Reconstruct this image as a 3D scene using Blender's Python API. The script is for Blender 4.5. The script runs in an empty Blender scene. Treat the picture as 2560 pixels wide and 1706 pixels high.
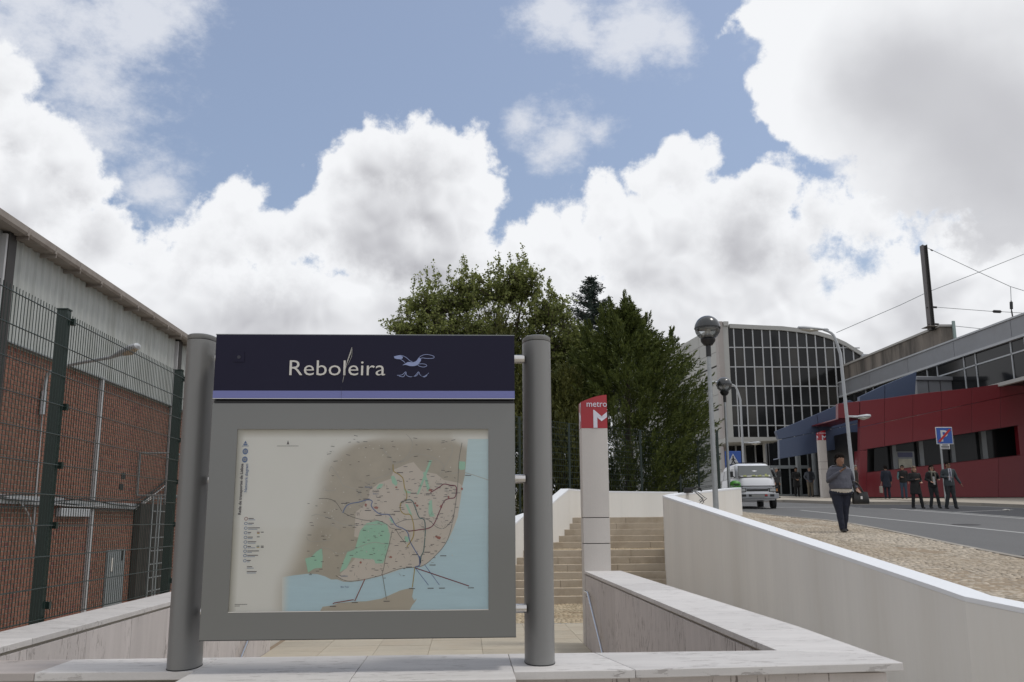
import bpy, bmesh, math, random
import numpy as np
from mathutils import Vector, Matrix
random.seed(7); rng = np.random.default_rng(7)
scn = bpy.context.scene
COL = scn.collection
PI = math.pi
# ------------------------------------------------------------------ camera (measured from the photograph's vanishing points)
F_PX = 2300.0
UP = np.array([-69.0, 11700.0, -F_PX]); UP /= np.linalg.norm(UP)
_u = 1165 - 1280.0
_v = -(UP[0]*_u - UP[2]*F_PX)/UP[1]
YD = np.array([_u, _v, -F_PX]); YD /= np.linalg.norm(YD)
RM = np.stack([np.cross(YD, UP), YD, UP])
cam_d = bpy.data.cameras.new('camera'); cam = bpy.data.objects.new('camera', cam_d); COL.objects.link(cam)
cam_d.sensor_width = 36; cam_d.lens = 36*F_PX/2560; cam_d.clip_start = 0.1; cam_d.clip_end = 3000
cam.matrix_world = Matrix([list(RM[0])+[0], list(RM[1])+[0], list(RM[2])+[0], [0, 0, 0, 1]])
scn.camera = cam
def ray(px, py): return RM @ np.array([px-1280.0, 853.0-py, -F_PX])
def at_y(px, py, Y): d = ray(px, py); return Vector(d*(Y/d[1]))
def at_z(px, py, Z): d = ray(px, py); return Vector(d*(Z/d[2]))
def at_x(px, py, X): d = ray(px, py); return Vector(d*(X/d[0]))
# ------------------------------------------------------------------ view transform
scn.view_settings.view_transform = 'Standard'; scn.view_settings.look = 'None'
scn.view_settings.exposure = 0.22; scn.view_settings.gamma = 1; scn.view_settings.use_curve_mapping = False
scn.render.engine = 'CYCLES'
scn.cycles.max_bounces = 8; scn.cycles.transparent_max_bounces = 12
# ------------------------------------------------------------------ node helper
class NT:
    def __init__(s, nt): s.nt = nt; s.n = nt.nodes; s.l = nt.links
    def node(s, t, **kw):
        x = s.n.new(t)
        for k, v in kw.items(): setattr(x, k, v)
        return x
    def put(s, sock, v):
        if v is None: return
        if isinstance(v, bpy.types.NodeSocket): s.l.new(v, sock)
        elif isinstance(v, (int, float)):
            if sock.type == 'RGBA': sock.default_value = (v, v, v, 1)
            elif sock.type == 'VECTOR': sock.default_value = (v, v, v)
            else: sock.default_value = v
        else:
            v = tuple(v); sock.default_value = v + (1,) if sock.type == 'RGBA' and len(v) == 3 else v
    def m(s, op, a, b=None, c=None, clamp=False):
        x = s.node('ShaderNodeMath', operation=op); x.use_clamp = clamp
        s.put(x.inputs[0], a)
        if b is not None: s.put(x.inputs[1], b)
        if c is not None: s.put(x.inputs[2], c)
        return x.outputs[0]
    def vm(s, op, a, b=None, sc=None):
        x = s.node('ShaderNodeVectorMath', operation=op); s.put(x.inputs[0], a)
        if b is not None: s.put(x.inputs[1], b)
        if sc is not None: s.put(x.inputs['Scale'], sc)
        return x.outputs['Value'] if op in ('DISTANCE', 'LENGTH', 'DOT_PRODUCT') else x.outputs[0]
    def mr(s, v, a, b, c=0.0, d=1.0, smooth=False):
        x = s.node('ShaderNodeMapRange'); x.interpolation_type = 'SMOOTHSTEP' if smooth else 'LINEAR'
        s.put(x.inputs[0], v); s.put(x.inputs[1], a); s.put(x.inputs[2], b); s.put(x.inputs[3], c); s.put(x.inputs[4], d)
        return x.outputs[0]
    def mix(s, f, a, b, blend='MIX'):
        x = s.node('ShaderNodeMix', data_type='RGBA', blend_type=blend)
        s.put(x.inputs[0], f); s.put(x.inputs[6], a); s.put(x.inputs[7], b)
        return x.outputs[2]
    def noise(s, vec, scale, detail=4, rough=0.5, color=False, dist=0.0):
        x = s.node('ShaderNodeTexNoise'); s.put(x.inputs['Vector'], vec)
        x.inputs['Scale'].default_value = scale; x.inputs['Detail'].default_value = detail
        x.inputs['Roughness'].default_value = rough; x.inputs['Distortion'].default_value = dist
        return x.outputs['Color' if color else 'Fac']
    def vor(s, vec, scale, detail=0, rough=0.5, lac=2.1, feature='F1', out='Distance', smooth=None):
        x = s.node('ShaderNodeTexVoronoi', feature=feature); s.put(x.inputs['Vector'], vec)
        x.inputs['Scale'].default_value = scale
        x.inputs['Detail'].default_value = detail; x.inputs['Roughness'].default_value = rough; x.inputs['Lacunarity'].default_value = lac
        if smooth is not None: x.inputs['Smoothness'].default_value = smooth
        return x.outputs[out]
# ------------------------------------------------------------------ sky (world)
world = bpy.data.worlds.new('World'); scn.world = world; world.cycles.sampling_method = 'MANUAL'; world.cycles.sample_map_resolution = 512; world.use_nodes = True
w = NT(world.node_tree); w.n.clear()
SUN_EL, SUN_AZ = math.radians(64), math.radians(100)      # azimuth clockwise from +Y
sky = w.node('ShaderNodeTexSky', sky_type='NISHITA'); sky.sun_disc = False
sky.sun_elevation = SUN_EL; sky.sun_rotation = SUN_AZ; sky.air_density = 1.0; sky.dust_density = 4.0; sky.ozone_density = 1.0
D0 = w.node('ShaderNodeTexCoord').outputs['Generated']
def skydir(px, py):
    d = ray(px, py); return d/np.linalg.norm(d)
warp = w.vm('SUBTRACT', w.noise(D0, 11.0, 5, 0.6, color=True), (0.5, 0.5, 0.5))
D = w.vm('ADD', D0, w.vm('SCALE', warp, sc=0.022))
sep = w.node('ShaderNodeSeparateXYZ'); w.put(sep.inputs[0], D0)
the0 = sep.outputs[2]
def lobes(lst, vec=None):
    out = None
    for (px, py, r) in lst:
        c = skydir(px, py)
        f = w.m('SUBTRACT', 1.0, w.m('DIVIDE', w.vm('DISTANCE', D if vec is None else vec, tuple(c)), r/2420.0))
        if out is None: out = f
        else:
            x = w.node('ShaderNodeMath', operation='SMOOTH_MAX'); w.put(x.inputs[0], out); w.put(x.inputs[1], f); x.inputs[2].default_value = .45; out = x.outputs[0]
    return out
def puff(vec, octs):
    """billowing noise: round bumps with sharp creases between them"""
    o = None
    for sc_, am in octs:
        n = w.m('MULTIPLY', w.m('ABSOLUTE', w.m('SUBTRACT', w.noise(vec, sc_, 0, 0.5), 0.5)), am*4.0)
        o = n if o is None else w.m('ADD', o, n)
    return w.m('SUBTRACT', o, 0.40)
CUM = [(940, 400, 118), (1040, 415, 130), (870, 430, 100), (1150, 400, 100), (1185, 450, 75), (1090, 520, 150), (930, 560, 180), (820, 560, 90), (1180, 640, 70), (1060, 640, 160),
       (600, 530, 82), (640, 500, 50), (520, 580, 75), (660, 610, 100), (430, 590, 62), (740, 600, 70), (380, 640, 80),
       (10, 215, 80), (50, 330, 110), (150, 410, 100), (205, 470, 78), (60, 500, 150), (270, 600, 100),
       (1700, 430, 95), (1620, 455, 85), (1770, 400, 58), (1530, 530, 100), (1430, 560, 62), (1390, 600, 80), (1340, 590, 45), (1790, 490, 80), (1920, 470, 92), (1965, 450, 62), (1860, 570, 150),
       (2050, 530, 85), (1650, 620, 190), (2180, 560, 95), (2330, 540, 100), (2480, 560, 160), (2160, 780, 130), (2260, 700, 110), (2420, 680, 150), (2010, 620, 90), (1330, 650, 95), (1450, 640, 100), (490, 650, 100), (570, 640, 90), (400, 660, 70)]
TH0 = math.asin(skydir(1280, 655)[2])
def cumul(vec, octs, amp):
    out = None
    for (px, py, r) in CUM:
        c = skydir(px, py)
        f = w.m('MULTIPLY_ADD', w.vm('DISTANCE', vec, tuple(c)), -24.2, r/100.0)
        if out is None: out = f
        else:
            x = w.node('ShaderNodeMath', operation='SMOOTH_MAX'); w.put(x.inputs[0], out); w.put(x.inputs[1], f); x.inputs[2].default_value = .25; out = x.outputs[0]
    s_ = w.node('ShaderNodeSeparateXYZ'); w.put(s_.inputs[0], vec)
    base = w.m('MULTIPLY_ADD', s_.outputs[2], -24.2, 24.2*math.sin(TH0))
    x = w.node('ShaderNodeMath', operation='SMOOTH_MAX'); w.put(x.inputs[0], out); w.put(x.inputs[1], base); x.inputs[2].default_value = .5
    return w.m('ADD', x.outputs[0], w.m('MULTIPLY', puff(vec, octs), amp))
OC = ((10.0, .50), (23.0, .27), (50.0, .15), (110.0, .08))
G1 = cumul(D0, OC[:3], .75)
bank = w.m('ADD', G1, w.m('MULTIPLY', w.m('SUBTRACT', w.noise(D0, 60.0, 4, 0.65), 0.5), 0.75))
G2 = cumul(w.vm('ADD', D0, (0.005, 0.0, 0.012)), OC[:3], .75)
P1 = puff(D0, OC[:3])
depth = w.m('SUBTRACT', math.sin(TH0), the0)
# thick and thin cloud lobes
thick = lobes([(2160, 130, 250), (2420, 210, 330), (2060, 260, 130), (2600, 380, 260), (2650, 60, 420), (2330, 330, 170), (1990, 20, 110)])
holes = lobes([(2120, 640, 80), (2165, 650, 55), (2078, 715, 55), (2300, 495, 110), (2170, 450, 70), (2080, 430, 70), (330, 545, 60)])
thin = lobes([(60, 20, 250), (330, 60, 230), (200, 190, 190), (270, 210, 130), (100, 130, 120), (1400, 345, 125), (1310, 310, 85), (1490, 330, 95), (1360, 390, 70), (1590, 60, 150), (1690, 90, 90), (1380, 30, 130), (1440, 80, 60),
              (1940, 60, 90), (470, 30, 120), (420, 470, 130), (2130, 430, 90)])
n_mid = w.noise(D0, 9.0, 6, 0.62)
holef = w.mr(w.m('ADD', holes, w.m('MULTIPLY', w.m('SUBTRACT', w.noise(D0, 20.0, 6, 0.68), .5), 4.2)), .1, 1.3, smooth=True)
aB = w.m('MULTIPLY', w.mr(bank, -0.06, 0.26, smooth=True), w.m('SUBTRACT', 1.0, w.m('MULTIPLY', holef, 0.92)))
thickf = w.m('ADD', thick, w.m('MULTIPLY', w.m('SUBTRACT', n_mid, 0.5), 0.55))
thickf = w.m('ADD', thickf, w.m('MULTIPLY', P1, 0.45)); thickf = w.m('ADD', thickf, w.m('MULTIPLY', w.m('SUBTRACT', w.noise(D0, 60.0, 4, 0.65), 0.5), 0.3))
aT = w.mr(thickf, 0.0, 0.14, smooth=True)
thinf = w.m('ADD', thin, w.m('MULTIPLY', w.m('SUBTRACT', w.noise(w.vm('MULTIPLY', D0, (1.0, 1.0, 1.5)), 10.0, 7, 0.66), 0.52), 3.4))
aN = w.m('MULTIPLY', w.mr(thinf, 0.0, 1.1, smooth=True), 0.85)
# the rest of the sky: unseen cloud, thickened and brightened to light camera-facing sides
gen = w.mr(w.noise(D0, 2.6, 5, 0.58), 0.31, 0.45, smooth=True)
dcen = w.vm('DISTANCE', D0, tuple(skydir(1280, 700)))
outside = w.mr(dcen, 0.62, 0.80, smooth=True)
aG = w.m('MULTIPLY', w.m('MULTIPLY', gen, outside), 0.9)
# cloud shading: bright rims and tops, grey bellies
relief = w.m('SUBTRACT', G1, G2)
bigN = w.noise(D0, 4.2, 2, 0.5); medN = w.noise(D0, 9.0, 4, 0.5)
belly = w.mr(depth, -0.02, 0.20, smooth=True)
Lb = w.m('SUBTRACT', 0.76, w.m('MULTIPLY', belly, 0.22))
Lb = w.m('ADD', Lb, w.m('MULTIPLY', w.m('SUBTRACT', bigN, 0.48), 1.0))
Lb = w.m('ADD', Lb, w.m('MULTIPLY', w.m('SUBTRACT', medN, 0.5), 0.6))
Lb = w.m('ADD', Lb, w.m('MULTIPLY', relief, w.mr(bank, 0.5, 3.5, 0.75, 0.22)))
greys = lobes([(1010, 480, 230), (1900, 620, 280), (1100, 740, 330), (700, 760, 300), (2300, 760, 120), (230, 520, 150)])
Lb = w.m('SUBTRACT', Lb, w.m('MULTIPLY', w.mr(greys, 0.0, 0.9, smooth=True), 0.42))
rim = w.mr(w.m('ADD', bank, w.m('MULTIPLY', w.m('SUBTRACT', medN, .5), 1.6)), -0.1, 1.3, smooth=True)
Lb = w.m('ADD', w.m('MULTIPLY', Lb, rim), w.m('MULTIPLY', 1.05, w.m('SUBTRACT', 1.0, rim)))
tgrey = w.mr(w.m('ADD', lobes([(2480, 330, 420), (2620, 480, 420), (2260, 210, 260)]), w.m('MULTIPLY', w.m('SUBTRACT', medN, .5), 0.9)), 0.0, 0.9, smooth=True)
Lt = w.m('SUBTRACT', 1.03, w.m('MULTIPLY', tgrey, 0.60))
Lt = w.m('ADD', Lt, w.m('MULTIPLY', w.m('SUBTRACT', medN, 0.5), 0.25))
def cloudcol(L, lo=(0.34, 0.34, 0.37), hi=(0.785, 0.795, 0.815)):
    return w.mix(w.mr(L, 0.15, 1.0), lo, hi)
skyc = w.vm('SCALE', sky.outputs[0], sc=0.145)
skyc = w.mix(1.0, skyc, (0.73, 0.82, 0.90), 'MULTIPLY')
c = w.mix(0.24, skyc, (0.52, 0.545, 0.61))   # high thin haze
c = w.mix(aN, c, (0.66, 0.68, 0.73))
c = w.mix(aG, c, cloudcol(w.m('ADD', 0.80, w.m('MULTIPLY', w.m('SUBTRACT', medN, .5), 1.4))))
c = w.mix(aB, c, cloudcol(Lb))
c = w.mix(w.m('MULTIPLY', aT, w.m('SUBTRACT', 1.0, w.m('MULTIPLY', w.mr(depth, -.03, .1), 0.6))), c, cloudcol(Lt))
bg = w.node('ShaderNodeBackground'); w.put(bg.inputs[0], c); bg.inputs[1].default_value = 1.0
wo = w.node('ShaderNodeOutputWorld'); w.l.new(bg.outputs[0], wo.inputs[0])
# ------------------------------------------------------------------ sun, softened by thin cloud
sd = bpy.data.lights.new('sun', 'SUN'); sd.energy = 1.1; sd.angle = math.radians(10); sd.color = (1.0, 0.96, 0.90)
so = bpy.data.objects.new('sun', sd); COL.objects.link(so)
sv = Vector((math.cos(SUN_EL)*math.sin(SUN_AZ), math.cos(SUN_EL)*math.cos(SUN_AZ), math.sin(SUN_EL)))
so.rotation_euler = sv.to_track_quat('Z', 'Y').to_euler(); so.location = (0, 0, 40)

# ------------------------------------------------------------------ materials
MATS = {}
def mat(name, col, rough=0.6, metal=0.0, var=0.0, vscale=3.0, fine=0.0, fscale=60.0, bump=0.0, bscale=80.0, coat=0.0, isl=0.0, obj=0.0, stretch=None, dirt=None, spec=0.5, alpha=None, trans=None):
    """var: broad tone variation, fine: fine grain, isl/obj: tone per island / per object, stretch: coordinate scale, dirt: (colour, amount, scale)"""
    M = bpy.data.materials.new(name); M.use_nodes = True; t = NT(M.node_tree); b = t.n['Principled BSDF']
    geo = t.node('ShaderNodeNewGeometry'); pos = geo.outputs['Position']
    if stretch: pos = t.vm('MULTIPLY', pos, stretch)
    c = tuple(col) + (1,)
    cs = None
    if var or fine or isl or obj:
        f = None
        def add(f, x): return x if f is None else t.m('ADD', f, x)
        if var: f = add(f, t.m('MULTIPLY', t.m('SUBTRACT', t.noise(pos, vscale, 5, 0.6), 0.5), var*2))
        if fine: f = add(f, t.m('MULTIPLY', t.m('SUBTRACT', t.noise(pos, fscale, 3, 0.6), 0.5), fine*2))
        if isl: f = add(f, t.m('MULTIPLY', t.m('SUBTRACT', geo.outputs['Random Per Island'], 0.5), isl*2))
        if obj: f = add(f, t.m('MULTIPLY', t.m('SUBTRACT', t.node('ShaderNodeObjectInfo').outputs['Random'], 0.5), obj*2))
        cs = t.vm('SCALE', c[:3], sc=t.m('ADD', 1.0, f))
    else: cs = None
    if dirt:
        dc, amt, sc = dirt
        fac = t.m('MULTIPLY', t.mr(t.noise(pos, sc, 6, 0.65), 0.42, 0.68, smooth=True), amt)
        cs = t.mix(fac, cs if cs is not None else c[:3], dc)
    if cs is not None: t.put(b.inputs['Base Color'], cs)
    else: b.inputs['Base Color'].default_value = c
    b.inputs['Roughness'].default_value = rough; b.inputs['Metallic'].default_value = metal
    b.inputs['Coat Weight'].default_value = coat; b.inputs['Coat Roughness'].default_value = 0.08
    b.inputs['Specular IOR Level'].default_value = spec
    if bump:
        bn = t.node('ShaderNodeBump'); bn.inputs['Strength'].default_value = bump; bn.inputs['Distance'].default_value = 0.01
        t.put(bn.inputs['Height'], t.noise(pos, bscale, 4, 0.6)); t.l.new(bn.outputs[0], b.inputs['Normal'])
    if trans:
        out = t.n['Material Output']; tr = t.node('ShaderNodeBsdfTranslucent'); t.put(tr.inputs[0], cs if cs is not None else c[:3])
        mx = t.node('ShaderNodeMixShader'); mx.inputs[0].default_value = trans
        t.l.new(b.outputs[0], mx.inputs[1]); t.l.new(tr.outputs[0], mx.inputs[2]); t.l.new(mx.outputs[0], out.inputs[0])
    MATS[name] = M
    return M
def travertine(name, col, vert=True, pit=0.6, warm=0.0):
    M = bpy.data.materials.new(name); M.use_nodes = True; t = NT(M.node_tree); b = t.n['Principled BSDF']
    geo = t.node('ShaderNodeNewGeometry'); pos = geo.outputs['Position']
    oi = t.node('ShaderNodeObjectInfo').outputs['Random']
    off = t.vm('SCALE', (7.3, 3.1, 5.7), sc=oi)
    p = t.vm('ADD', pos, off)
    st = (9.0, 9.0, 1.6) if vert else (1.8, 7.0, 7.0)
    ps = t.vm('MULTIPLY', p, st)
    n1 = t.noise(ps, 4.0, 5, 0.65); reg = t.noise(p, 1.7, 3, 0.5)
    pits = t.m('MULTIPLY', t.mr(n1, 0.572, 0.605), t.mr(reg, 0.42, 0.58))
    band = t.noise(t.vm('MULTIPLY', p, (2.5, 2.5, .35) if vert else (.5, 3.0, 3.0)), 3.0, 4, 0.6)
    f = t.m('ADD', 0.90, t.m('ADD', t.m('MULTIPLY', t.m('SUBTRACT', band, 0.5), 0.35), t.m('MULTIPLY', oi, 0.14)))
    c = t.vm('SCALE', col, sc=f)
    fine = t.m('ADD', 0.93, t.m('MULTIPLY', t.noise(p, 90.0, 3, 0.7), 0.14)); c = t.vm('SCALE', c, sc=fine)
    if warm: c = t.mix(t.m('MULTIPLY', t.mr(t.noise(p, 1.1, 4, 0.6), 0.45, 0.7, smooth=True), warm), c, (0.36, 0.27, 0.18))
    c = t.mix(t.m('MULTIPLY', pits, pit), c, (0.11, 0.085, 0.075))
    t.put(b.inputs['Base Color'], c); b.inputs['Roughness'].default_value = 0.62
    bn = t.node('ShaderNodeBump'); bn.inputs['Strength'].default_value = 0.5; bn.inputs['Distance'].default_value = 0.004
    t.put(bn.inputs['Height'], t.m('SUBTRACT', 1.0, pits)); t.l.new(bn.outputs[0], b.inputs['Normal'])
    MATS[name] = M; return M
def leafmat(name, a, b_, trans=0.3, rough=0.6):
    M = bpy.data.materials.new(name); M.use_nodes = True; t = NT(M.node_tree); b = t.n['Principled BSDF']
    geo = t.node('ShaderNodeNewGeometry')
    f = t.m('ADD', t.m('MULTIPLY', geo.outputs['Random Per Island'], 0.7), t.m('MULTIPLY', t.noise(geo.outputs['Position'], 1.3, 3, 0.5), 0.6))
    c = t.mix(t.mr(f, 0.15, 1.0), a, b_)
    t.put(b.inputs['Base Color'], c); b.inputs['Roughness'].default_value = rough; b.inputs['Specular IOR Level'].default_value = 0.3
    tr = t.node('ShaderNodeBsdfTranslucent'); t.put(tr.inputs[0], c)
    mx = t.node('ShaderNodeMixShader'); mx.inputs[0].default_value = trans
    t.l.new(b.outputs[0], mx.inputs[1]); t.l.new(tr.outputs[0], mx.inputs[2]); t.l.new(mx.outputs[0], t.n['Material Output'].inputs[0])
    MATS[name] = M; return M
trav_wall = travertine('travertine_wall', (0.57, 0.53, 0.515), True, 0.75)
trav_top = travertine('travertine_top', (0.60, 0.58, 0.565), False, 0.42)
trav_stain = travertine('travertine_stained', (0.43, 0.39, 0.37), False, 0.7, 0.5)
def _white_render():
    M = mat('white_render', (0.74, 0.725, 0.69), 0.85, var=0.15, vscale=2.2, stretch=(1, 1, .10), dirt=((0.50, 0.47, 0.42), 0.35, 1.1), fine=0.03, fscale=14, bump=0.15, bscale=60)
    return M
white_wall = _white_render()
white_cap = mat('white_cap_paint', (0.74, 0.76, 0.79), 0.7, var=0.03, vscale=1.5, fine=0.02, bump=0.08)
step_stone = mat('step_stone', (0.46, 0.40, 0.32), 0.8, var=0.16, vscale=2.0, fine=0.08, fscale=40, dirt=((0.30, 0.24, 0.17), 0.5, 1.7), bump=0.2)
step_tread = mat('step_tread', (0.46, 0.38, 0.26), 0.85, var=0.15, vscale=6, fine=0.25, fscale=18, bump=0.5, bscale=25)
mosaic = mat('mosaic_stone', (0.46, 0.38, 0.26), 0.85, isl=0.22, var=0.15, vscale=1.2, dirt=((0.27, 0.19, 0.11), 0.7, 1.4))
mosaic_pale = mat('mosaic_stone_pale', (0.44, 0.385, 0.31), 0.8, isl=0.26, var=0.10, vscale=1.0, dirt=((0.33, 0.26, 0.18), 0.6, 0.55), stretch=(1, .5, 1))
sand = mat('sand_joint', (0.27, 0.21, 0.145), 0.95, fine=0.15, fscale=60, var=0.2)
tile_m = travertine('floor_tile', (0.45, 0.40, 0.31), False, 0.15, 0.25)
asphalt = mat('asphalt', (0.125, 0.125, 0.125), 0.85, var=0.13, vscale=0.35, fine=0.20, fscale=22, stretch=(1.6, .5, 1), bump=0.4, bscale=90)
asphalt_dark = mat('asphalt_dark', (0.045, 0.046, 0.050), 0.85, var=0.15, vscale=0.6, fine=0.2, fscale=25, bump=0.3)
paint = mat('road_paint', (0.42, 0.42, 0.41), 0.7, fine=0.15, fscale=12, var=0.1)
kerb_m = mat('kerb_stone', (0.30, 0.275, 0.24), 0.8, obj=0.12, fine=0.1, fscale=25)
dark_soil = mat('ground', (0.38, 0.35, 0.30), 0.95, var=0.2, vscale=0.5)
mortar = mat('mortar', (0.42, 0.39, 0.33), 0.9, var=0.15, vscale=2, fine=0.1)
def _brick():
    M = bpy.data.materials.new('brick'); M.use_nodes = True; t = NT(M.node_tree); b = t.n['Principled BSDF']
    geo = t.node('ShaderNodeNewGeometry'); pos = geo.outputs['Position']
    cell = t.vm('FLOOR', t.vm('DIVIDE', t.vm('ADD', pos, (50.0, 50.0, 50.004)), (1000.0, 0.115, 0.075)))
    wn = t.node('ShaderNodeTexWhiteNoise', noise_dimensions='3D'); t.put(wn.inputs['Vector'], cell)
    r = wn.outputs['Value']
    c = t.mix(r, (0.195, 0.080, 0.055), (0.27, 0.125, 0.085))
    c = t.mix(t.mr(wn.outputs['Color'], 0.80, 0.9), c, (0.17, 0.06, 0.055))
    dirt = t.mr(t.noise(pos, 0.9, 5, 0.6), 0.40, 0.72, smooth=True)
    c = t.mix(t.m('MULTIPLY', dirt, 0.45), c, (0.15, 0.085, 0.055))
    c = t.vm('SCALE', c, sc=t.m('ADD', 0.85, t.m('MULTIPLY', t.noise(pos, 60.0, 3, 0.6), 0.3)))
    t.put(b.inputs['Base Color'], c); b.inputs['Roughness'].default_value = 0.9; return M
brick_m = _brick()
clad = mat('translucent_cladding', (0.41, 0.43, 0.42), 0.5, var=0.16, vscale=2.2, stretch=(1, 1.6, .3), fine=0.05, fscale=10, dirt=((0.20, 0.20, 0.17), 0.35, 1.2))
gutter_m = mat('gutter', (0.27, 0.24, 0.215), 0.7, var=0.2, vscale=3, dirt=((0.15, 0.12, 0.10), 0.5, 2.5))
steel_dark = mat('column_steel', (0.03, 0.027, 0.026), 0.6, var=0.2)
pipe_m = mat('pipe_paint', (0.42, 0.42, 0.43), 0.5, var=0.1)
cab_m = mat('cabinet_paint', (0.22, 0.24, 0.25), 0.5, var=0.1)
green_m = mat('fence_paint', (0.008, 0.022, 0.017), 0.4, var=0.15)
black_m = mat('black_plastic', (0.012, 0.012, 0.013), 0.45)
galv = mat('galvanised_steel', (0.33, 0.35, 0.36), 0.45, metal=0.5, var=0.22, vscale=9, fine=0.1)
lampgrey = mat('lamp_paint', (0.42, 0.44, 0.46), 0.45, var=0.06)
stainless = mat('stainless', (0.62, 0.60, 0.58), 0.22, metal=1.0)
post_m = mat('post_paint', (0.20, 0.20, 0.196), 0.40, fine=0.03, fscale=300, var=0.03)
frame_m = mat('panel_paint', (0.16, 0.163, 0.156), 0.16, coat=0.6, var=0.03, vscale=1.0)
header_m = mat('header_navy', (0.010, 0.009, 0.028), 0.42, var=0.06, vscale=2, spec=0.22)
stripe_m = mat('header_stripe', (0.155, 0.17, 0.40), 0.4)
letter_m = mat('letter_white', (0.62, 0.60, 0.56), 0.5)
emblem_m = mat('emblem_blue', (0.26, 0.31, 0.52), 0.5)
edge_m = mat('dark_trim', (0.02, 0.02, 0.022), 0.5)
conc = mat('pylon_concrete', (0.57, 0.54, 0.51), 0.75, var=0.05, vscale=2.5, fine=0.07, fscale=50)
metro_red = mat('metro_red', (0.36, 0.012, 0.022), 0.35, coat=0.2)
metro_white = mat('metro_white', (0.66, 0.66, 0.74), 0.5)
fac_red = mat('facade_red', (0.150, 0.009, 0.016), 0.38, var=0.10, vscale=.4, coat=0.12, obj=0.04)
fac_blue = mat('facade_blue', (0.060, 0.085, 0.150), 0.42, var=0.08, vscale=.4, coat=0.1, obj=0.04)
glass_dark = mat('dark_glass', (0.012, 0.013, 0.014), 0.10, spec=0.25, obj=0.3)
glass_far = mat('curtain_glass', (0.013, 0.014, 0.015), 0.10, spec=0.32, obj=0.9)
glass_blind = mat('curtain_glass_blind', (0.040, 0.038, 0.034), 0.14, spec=0.32, obj=0.8, var=.5, vscale=.8)
mull = mat('mullion_paint', (0.45, 0.46, 0.47), 0.5)
offwhite = mat('cladding_white', (0.40, 0.40, 0.38), 0.6, obj=0.06, var=0.06, vscale=.6)
silver = mat('hall_band', (0.23, 0.24, 0.26), 0.42, var=0.04, vscale=.3, obj=0.04, dirt=((0.16, 0.155, 0.15), 0.3, .5))
def _stained():
    return mat('stained_concrete', (0.20, 0.175, 0.15), 0.9, var=0.5, vscale=0.9, stretch=(1, 1.2, .18), fine=0.1, fscale=6, dirt=((0.05, 0.045, 0.04), 0.8, 0.8))
stained = _stained()
bark = mat('bark', (0.075, 0.06, 0.045), 0.9, var=0.3, vscale=5)
leaf_plane = leafmat('leaf_broad', (0.078, 0.105, 0.028), (0.30, 0.33, 0.11), 0.40)
leaf_thuja = leafmat('leaf_cypress', (0.024, 0.042, 0.011), (0.125, 0.150, 0.036), 0.25)
leaf_spruce = leafmat('leaf_spruce', (0.012, 0.022, 0.018), (0.035, 0.055, 0.042), 0.1)
leaf_olive = leafmat('leaf_olive', (0.035, 0.045, 0.012), (0.12, 0.125, 0.032), 0.25)
def _glass(name, tint=(0.92, 0.94, 0.94), refl=0.06):
    M = bpy.data.materials.new(name); M.use_nodes = True; t = NT(M.node_tree); t.n.clear()
    tr = t.node('ShaderNodeBsdfTransparent'); tr.inputs[0].default_value = tint + (1,)
    gl = t.node('ShaderNodeBsdfGlossy'); gl.inputs['Roughness'].default_value = 0.03
    fr = t.node('ShaderNodeFresnel'); fr.inputs[0].default_value = 1.45
    mx = t.node('ShaderNodeMixShader'); t.put(mx.inputs[0], t.m('ADD', t.m('MULTIPLY', fr.outputs[0], 0.75), refl - 0.03, clamp=True))
    t.l.new(tr.outputs[0], mx.inputs[1]); t.l.new(gl.outputs[0], mx.inputs[2])
    o = t.node('ShaderNodeOutputMaterial'); t.l.new(mx.outputs[0], o.inputs[0]); return M
clear_glass = _glass('clear_glass', (0.975, 0.98, 0.98)); smoke_glass = _glass('smoke_glass', (0.75, 0.77, 0.78), 0.10)

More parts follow.
